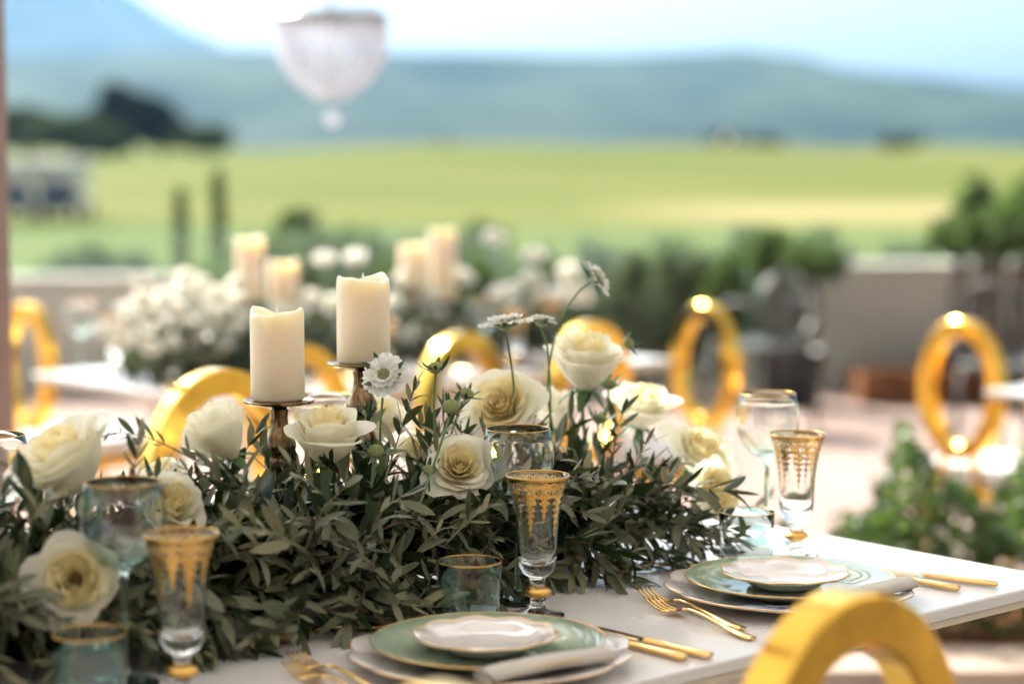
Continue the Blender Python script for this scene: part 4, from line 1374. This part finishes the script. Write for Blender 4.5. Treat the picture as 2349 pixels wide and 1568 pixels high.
# behind the glass rail
row = [(120, 520, 13.6, 120, 'shrub_grey', 'grey-green shrub behind the rail nearest the brown post'), (200, 500, 13.9, 110, 'shrub', 'green shrub behind the rail between the post and the slim cypress pair'),
       (330, 540, 13.5, 120, 'shrub_grey', 'low grey-green shrub between the post and the cypress pair'), (640, 470, 13.8, 170, 'shrub', 'green shrub behind the rail next to the darker cypress'),
       (790, 470, 14.1, 170, 'shrub', 'green shrub behind the rail above the higher candle'), (930, 490, 13.7, 150, 'shrub_grey', 'grey-green shrub behind the rail above the middle candles'),
       (1080, 465, 14.0, 170, 'shrub', 'green shrub behind the rail above the highest far rose'), (1230, 500, 13.6, 150, 'shrub_grey', 'grey-green shrub behind the rail above the flat scabious'),
       (1390, 525, 13.8, 170, 'shrub_grey', 'grey-green shrub behind the rail beyond the nodding scabious'), (1540, 530, 13.5, 150, 'shrub', 'green shrub behind the rail above the lone oval chair'),
       (1700, 530, 13.8, 170, 'shrub_grey', 'low grey-green shrub behind the rail beside the tub tree'), (1880, 560, 13.6, 190, 'shrub', 'low shrub behind the rail over the pale wall'),
       (2040, 540, 13.8, 170, 'shrub', 'green shrub behind the rail before the large bushes')]
for i, (x, y, Y, w, mk, lab) in enumerate(row):
    shrub_px('garden_shrub', lab, x, y, Y, w * 1.9, ZG + 1.1, mk, 2200, .13, 40 + i, group='shrubs behind the glass rail')
shrub_px('garden_bush', 'tall bush beside the largest bush, next to the sandy turf', 2215, 400, 13.6, 260, ZG, 'shrub', 4200, .14, 70, lumps=16)
shrub_px('garden_bush', 'largest bush behind the rail, beside the lawn', 2390, 330, 15.5, 260, ZG, 'shrub', 4200, .16, 71, lumps=16)
shrub_px('garden_bush', 'bush low beside the large dark bush, behind the rail', 2310, 470, 13.3, 230, ZG, 'shrub', 3600, .12, 72, lumps=14)
ch_ = thing('clipped_hedge', 'long dark green hedge just behind the glass rail', 'hedge', (.9, 13.25, ZG))
rr4 = random.Random(66)
def chpos(rr):
    x = rr.uniform(-3.3, 3.6)
    top = 2.30 + .16 * sin(x * 2.3) + .10 * sin(x * 5.9 + 1) + .05 * sin(x * 13)
    z = rr.random() ** .5
    return Vector((x, .30 * rr.uniform(-1, 1) * (1.1 - .4 * z), .02 + top * z))
tag(mo('leaves', leaf_cloud(9000, chpos, .13, rr4, .3), M['shrub'], ch_), kind='stuff')
tag(mo('stems', join(*[tube([(x_, 0, 0), (x_ + rr4.uniform(-.1, .1), rr4.uniform(-.1, .1), 1.9)], [.02, .008], 5) for x_ in [-3.2 + .35 * i for i in range(20)]]), M['wood'], ch_), kind='stuff')
def cypress(x, ytop, Y, w, zb, label, seed):
    rr = random.Random(seed)
    top = aty(x, ytop, Y); h = top.z - zb; r0 = w / 2 / ppm(top)
    t = thing('slim_cypress', label, 'cypress', (top.x, Y, zb), 0, 'slim cypresses by the rail')
    def f(q):
        z = q.random()
        r_ = r0 * (sin(pi * min(1, z * .75 + .22)) ** .7) * sqrt(q.random()); a = q.uniform(0, 2 * pi)
        return Vector((r_ * cos(a), r_ * sin(a), .2 + z * (h - .2)))
    mo('crown', leaf_cloud(900, f, .12, rr, .25), M['shrub'], t)
    mo('trunk', tube([(0, 0, 0), (0, 0, h * .8)], [.03, .01], 6), M['wood'], t)
cypress(412, 430, 14.5, 44, ZG, 'slim cypress, the paler shorter one of two beyond the rail', 80)
cypress(500, 395, 14.3, 40, ZG, 'slim cypress, the darker taller one of two beyond the rail', 81)
# in front of the wall
front = [(1430, 575, 12.1, 150, 'shrub_grey', 'soft grey-green plant before the wall, beyond the nodding scabious'), (1560, 560, 12.2, 140, 'shrub_grey', 'soft pale plant before the wall above the lone oval chair'), (1665, 575, 12.0, 100, 'shrub', 'dark green plant before the wall beside the lone oval chair'),
         (880, 560, 12.1, 160, 'shrub', 'dark green plant before the wall behind the middle candles'), (1120, 590, 12.1, 160, 'shrub', 'dark green plant before the wall under the highest far rose'), (700, 600, 12.2, 140, 'shrub_grey', 'grey-green plant before the wall behind the tall-stemmed far roses'), (1270, 590, 12.1, 140, 'shrub_grey', 'grey-green plant before the wall under the flat scabious')]
for i, (x, y, Y, w, mk, lab) in enumerate(front):
    shrub_px('potted_shrub', lab, x, y, Y, w * 1.3, ZF, mk, 1200, .10, 90 + i)
def olive_tub(x, Y, label, seed, h=1.05):
    """small tree: leafy crown on several bare dark stems in a dark tub"""
    rr = random.Random(seed)
    q = aty(x, 800, Y)
    t = thing('tub_tree', label, 'tree', (q.x, Y, ZF))
    mo('tub', lathe([(.001, .001), (.15, .001), (.19, .30), (.205, .31), (.2, .33), (.17, .32), (.16, .29), (.001, .28)], 24), M['dark_metal'], t)
    st = []
    for k in range(5):
        a = 2 * pi * k / 5
        st.append(tube(curve([(.03 * cos(a), .03 * sin(a), .27), (.13 * cos(a), .13 * sin(a), .27 + .5 * (h - .3)), (.10 * cos(a), .10 * sin(a), h - .02)], 8), .022, 6))
    mo('trunk', join(*st), M['wood'], t)
    mo('crown', leaf_cloud(1000, blob_points(rr, 0, 0, h + .12, .30, .30, .22), .08, rr, .3), M['shrub'], t)
olive_tub(1818, 11.6, 'small tree with bare dark stems in a tub by the lone oval chair', 110, .72)
olive_tub(2235, 11.8, 'small tree with bare stems behind the third table chair', 111, .86)
olive_tub(2325, 11.4, 'small tree with bare stems behind the dark chair by the third table', 112, .86)
# dark terrace chairs beside the wall
def dark_chair(p, ang, label):
    t = thing('terrace_chair', label, 'chair', p, ang, None)
    mo('seat', soft_slab(.23, .22, .42, .46), M['dark_metal'], t)
    b_ = mo('backrest', ring_mesh(.21, .19, .025, .03, 32), M['dark_metal'], t); b_.location = (0, -.21, .66)
    for k in range(4): mo('slat', box(-.12 + .07 * k, -.10 + .07 * k, -.216, -.20, .47, .82), M['dark_metal'], t, False)
    for sx_ in (-1, 1):
        mo('armrest', tube(curve([(sx_ * .21, -.20, .66), (sx_ * .24, 0, .67), (sx_ * .23, .18, .45)], 8), .014, 6), M['dark_metal'], t)
        for sy in (-1, 1): mo('leg', tube([(sx_ * .18, sy * .17, .43), (sx_ * .21, sy * .20, 0)], .014, 6), M['dark_metal'], t)
q = aty(1745, 800, 10.6); dark_chair((q.x, q.y, ZF), .6, 'dark slatted terrace chair right behind the lone gold oval chair')
q = aty(2330, 800, 9.6); dark_chair((q.x, q.y, ZF), -.8, 'dark slatted terrace chair behind the third table')
# the low flowering hedge in the kerbed bed
hd = thing('low_hedge', 'low leafy hedge with tiny pale blossoms behind the table corner', 'hedge', (1.3, 5.3, .10))
rr3 = random.Random(55)
def hpos(rr):
    x = rr.uniform(-.62, 1.6)
    k = smooth(-.66, -.25, x)
    top = (.20 + .20 * k) * (1 + .22 * sin(x * 17) + .12 * sin(x * 41 + 1))
    z = rr.random() ** .7
    y = .22 * (1 - .5 * z * z) * rr.uniform(-1, 1)
    return Vector((x + .03 * sin(z * 9), y, .01 + top * z))
tag(mo('leaves', leaf_cloud(9000, hpos, .040, rr3, .34), M['hedge'], hd), kind='stuff')
tag(mo('blossoms', leaf_cloud(150, hpos, .03, rr3, .5), M['blossom'], hd), kind='stuff')
tw = []
for k in range(70):
    x = rr3.uniform(-.6, 1.5); y = rr3.uniform(-.15, .15); h = (.2 + .2 * smooth(-.66, -.25, x)) * rr3.uniform(.7, 1.15)
    tw.append(tube(curve([(x, y, -.005), (x + rr3.uniform(-.04, .04), y, h * .5), (x + rr3.uniform(-.1, .1), y + rr3.uniform(-.05, .05), h)], 6), .003, 4))
tag(mo('stems', join(*tw), M['wood'], hd), kind='stuff')

# ------------------------------------------------------------------ across the fairway: trees and carts
def tree_px(label, x, ytop, Y, wpx, mkey, seed, n_=1400, L=.5, ybase=None):
    top = aty(x, ytop, Y); k = ppm(top)
    zb = terrain(top.x, Y) - .1
    h = top.z - zb
    t = thing('tree', label, 'tree', (top.x, Y, zb), 0, 'trees beyond the fairway')
    rr = random.Random(seed)
    r_ = wpx / 2 / k
    mo('crown', leaf_cloud(n_, blob_points(rr, 0, 0, h * .56, r_, r_, h * .46, 12), L, rr, .35), M[mkey], t)
    mo('trunk', join(tube([(0, 0, 0), (.05, 0, h * .3), (0, .05, h * .7)], [.16, .12, .05], 7), tube([(.03, 0, h * .25), (r_ * .4, 0, h * .6)], [.08, .03], 5), tube([(.03, 0, h * .28), (-r_ * .4, .1, h * .6)], [.08, .03], 5)), M['wood'], t)
tree_px('tall dark tree, the darkest beyond the fairway', 298, 190, 132, 165, 'tree_dark', 201, 5000, .8)
tree_px('dark tree leaning against the tallest dark tree', 370, 250, 134, 150, 'tree_dark', 202, 3500, .8)
tree_px('mid green tree beside the leaning dark tree', 450, 285, 130, 170, 'tree_mid', 203, 3600, .8)
tree_px('olive green bushy tree beside the tallest dark tree', 170, 262, 130, 180, 'tree_mid', 204, 3600, .8)
tree_px('olive green tree above the golf carts', 60, 245, 133, 190, 'tree_mid', 205, 3600, .8)
tree_px('rounded green tree between the carts and the dark tree', 225, 290, 128, 140, 'tree_mid', 206, 3600, .8)
tree_px('small dark tree on the far lawn edge, just behind the white marker', 1670, 300, 210, 100, 'tree_dark', 207, 900, .6)
tree_px('small dark tree on the far lawn edge, next to another small dark tree', 1755, 310, 215, 100, 'tree_dark', 208, 800, .6)
tree_px('pale green tree on the far lawn edge above the goblets', 2070, 300, 200, 120, 'tree_mid', 209, 800, .6)
tree_px('tiny bush on the far lawn edge at its middle', 1020, 322, 220, 90, 'tree_mid', 210, 500, .5)
def cart(x, ybase, Y, label, ang, seed):
    q = aty(x, ybase, Y)
    t = thing('golf_cart', label, 'golf cart', (q.x, Y, terrain(q.x, Y)), ang, 'golf carts')
    mo('body', join(box(-.55, .55, -1.1, .2, .30, .62), box(-.55, .55, .2, .55, .25, .36), box(-.50, .50, .55, 1.15, .30, .85)), M['cart_white'], t, False)
    mo('seat', join(box(-.52, .52, -.5, .05, .625, .80), box(-.52, .52, -.62, -.503, .80, 1.18)), M['cart_blue'], t, False)
    mo('bag_cover', box(-.54, .54, -1.14, -1.10, .42, 1.02), M['cart_blue'], t, False)
    mo('roof', soft_slab(.62, 1.05, 1.72, 1.84, 5), M['cart_white'], t)
    mo('rain_curtain', join(box(-.58, .58, -1.0, -.96, 1.03, 1.73), box(-.60, -.57, -.95, .9, 1.10, 1.73), box(.57, .60, -.95, .9, 1.10, 1.73)), M['cart_white'], t, False)
    for sx_ in (-1, 1):
        mo('roof_post', tube([(sx_ * .5, .85, .8), (sx_ * .52, .7, 1.74)], .02, 6), M['dark_metal'], t)
        mo('roof_post', tube([(sx_ * .5, -.8, .6), (sx_ * .52, -.75, 1.74)], .02, 6), M['dark_metal'], t)
        for y in (-.75, .85):
            w = mo('wheel', lathe([(.06, -.08), (.20, -.08), (.23, -.05), (.23, .05), (.20, .08), (.06, .08)], 20, None, True), M['rubber'], t)
            w.location = (sx_ * .52, y, .23); w.rotation_euler = (0, pi / 2, 0)
            h_ = mo('rim', lathe([(.001, -.085), (.12, -.085), (.12, .085), (.001, .085)], 14), M['cart_tan'], w)
    mo('golf_bag', join(lathe([(.12, .55), (.13, .6), (.12, 1.2), (.001, 1.2)], 12), ), M['cart_tan'], t).location = (.25, -1.0, 0)
cart(40, 498, 62, 'golf cart with white roof and blue rear, closer to the brown post', .04, 1)
cart(152, 494, 63, 'golf cart with white roof and blue rear, closer to the trees', -.06, 2)
mk = aty(1664, 352, 150)
t = thing('tee_marker', 'small white marker board on the far lawn before dark trees', 'marker', (mk.x, 150, terrain(mk.x, 150)))
mo('board', box(-.35, .35, -.03, .03, .5, 1.1), M['cart_white'], t, False)
mo('stake', box(-.04, .04, -.025, .025, 0, .503), M['wood'], t, False)

# ------------------------------------------------------------------ haze in the valley air
hz = bpy.data.materials.new('haze_air')
hz.use_nodes = True
hn = hz.node_tree.nodes
hn.remove(hn['Principled BSDF'])
pvol = hn.new('ShaderNodeVolumePrincipled')
pvol.inputs['Color'].default_value = (.36, .66, 1.0, 1)
pvol.inputs['Density'].default_value = .00014
pvol.inputs['Anisotropy'].default_value = .35
hz.node_tree.links.new(pvol.outputs[0], hn['Material Output'].inputs['Volume'])
hb_ = mo('haze', box(-3400, 3400, -800, 4000, -40, 470), hz, None, False)
hb_['kind'] = 'stuff'
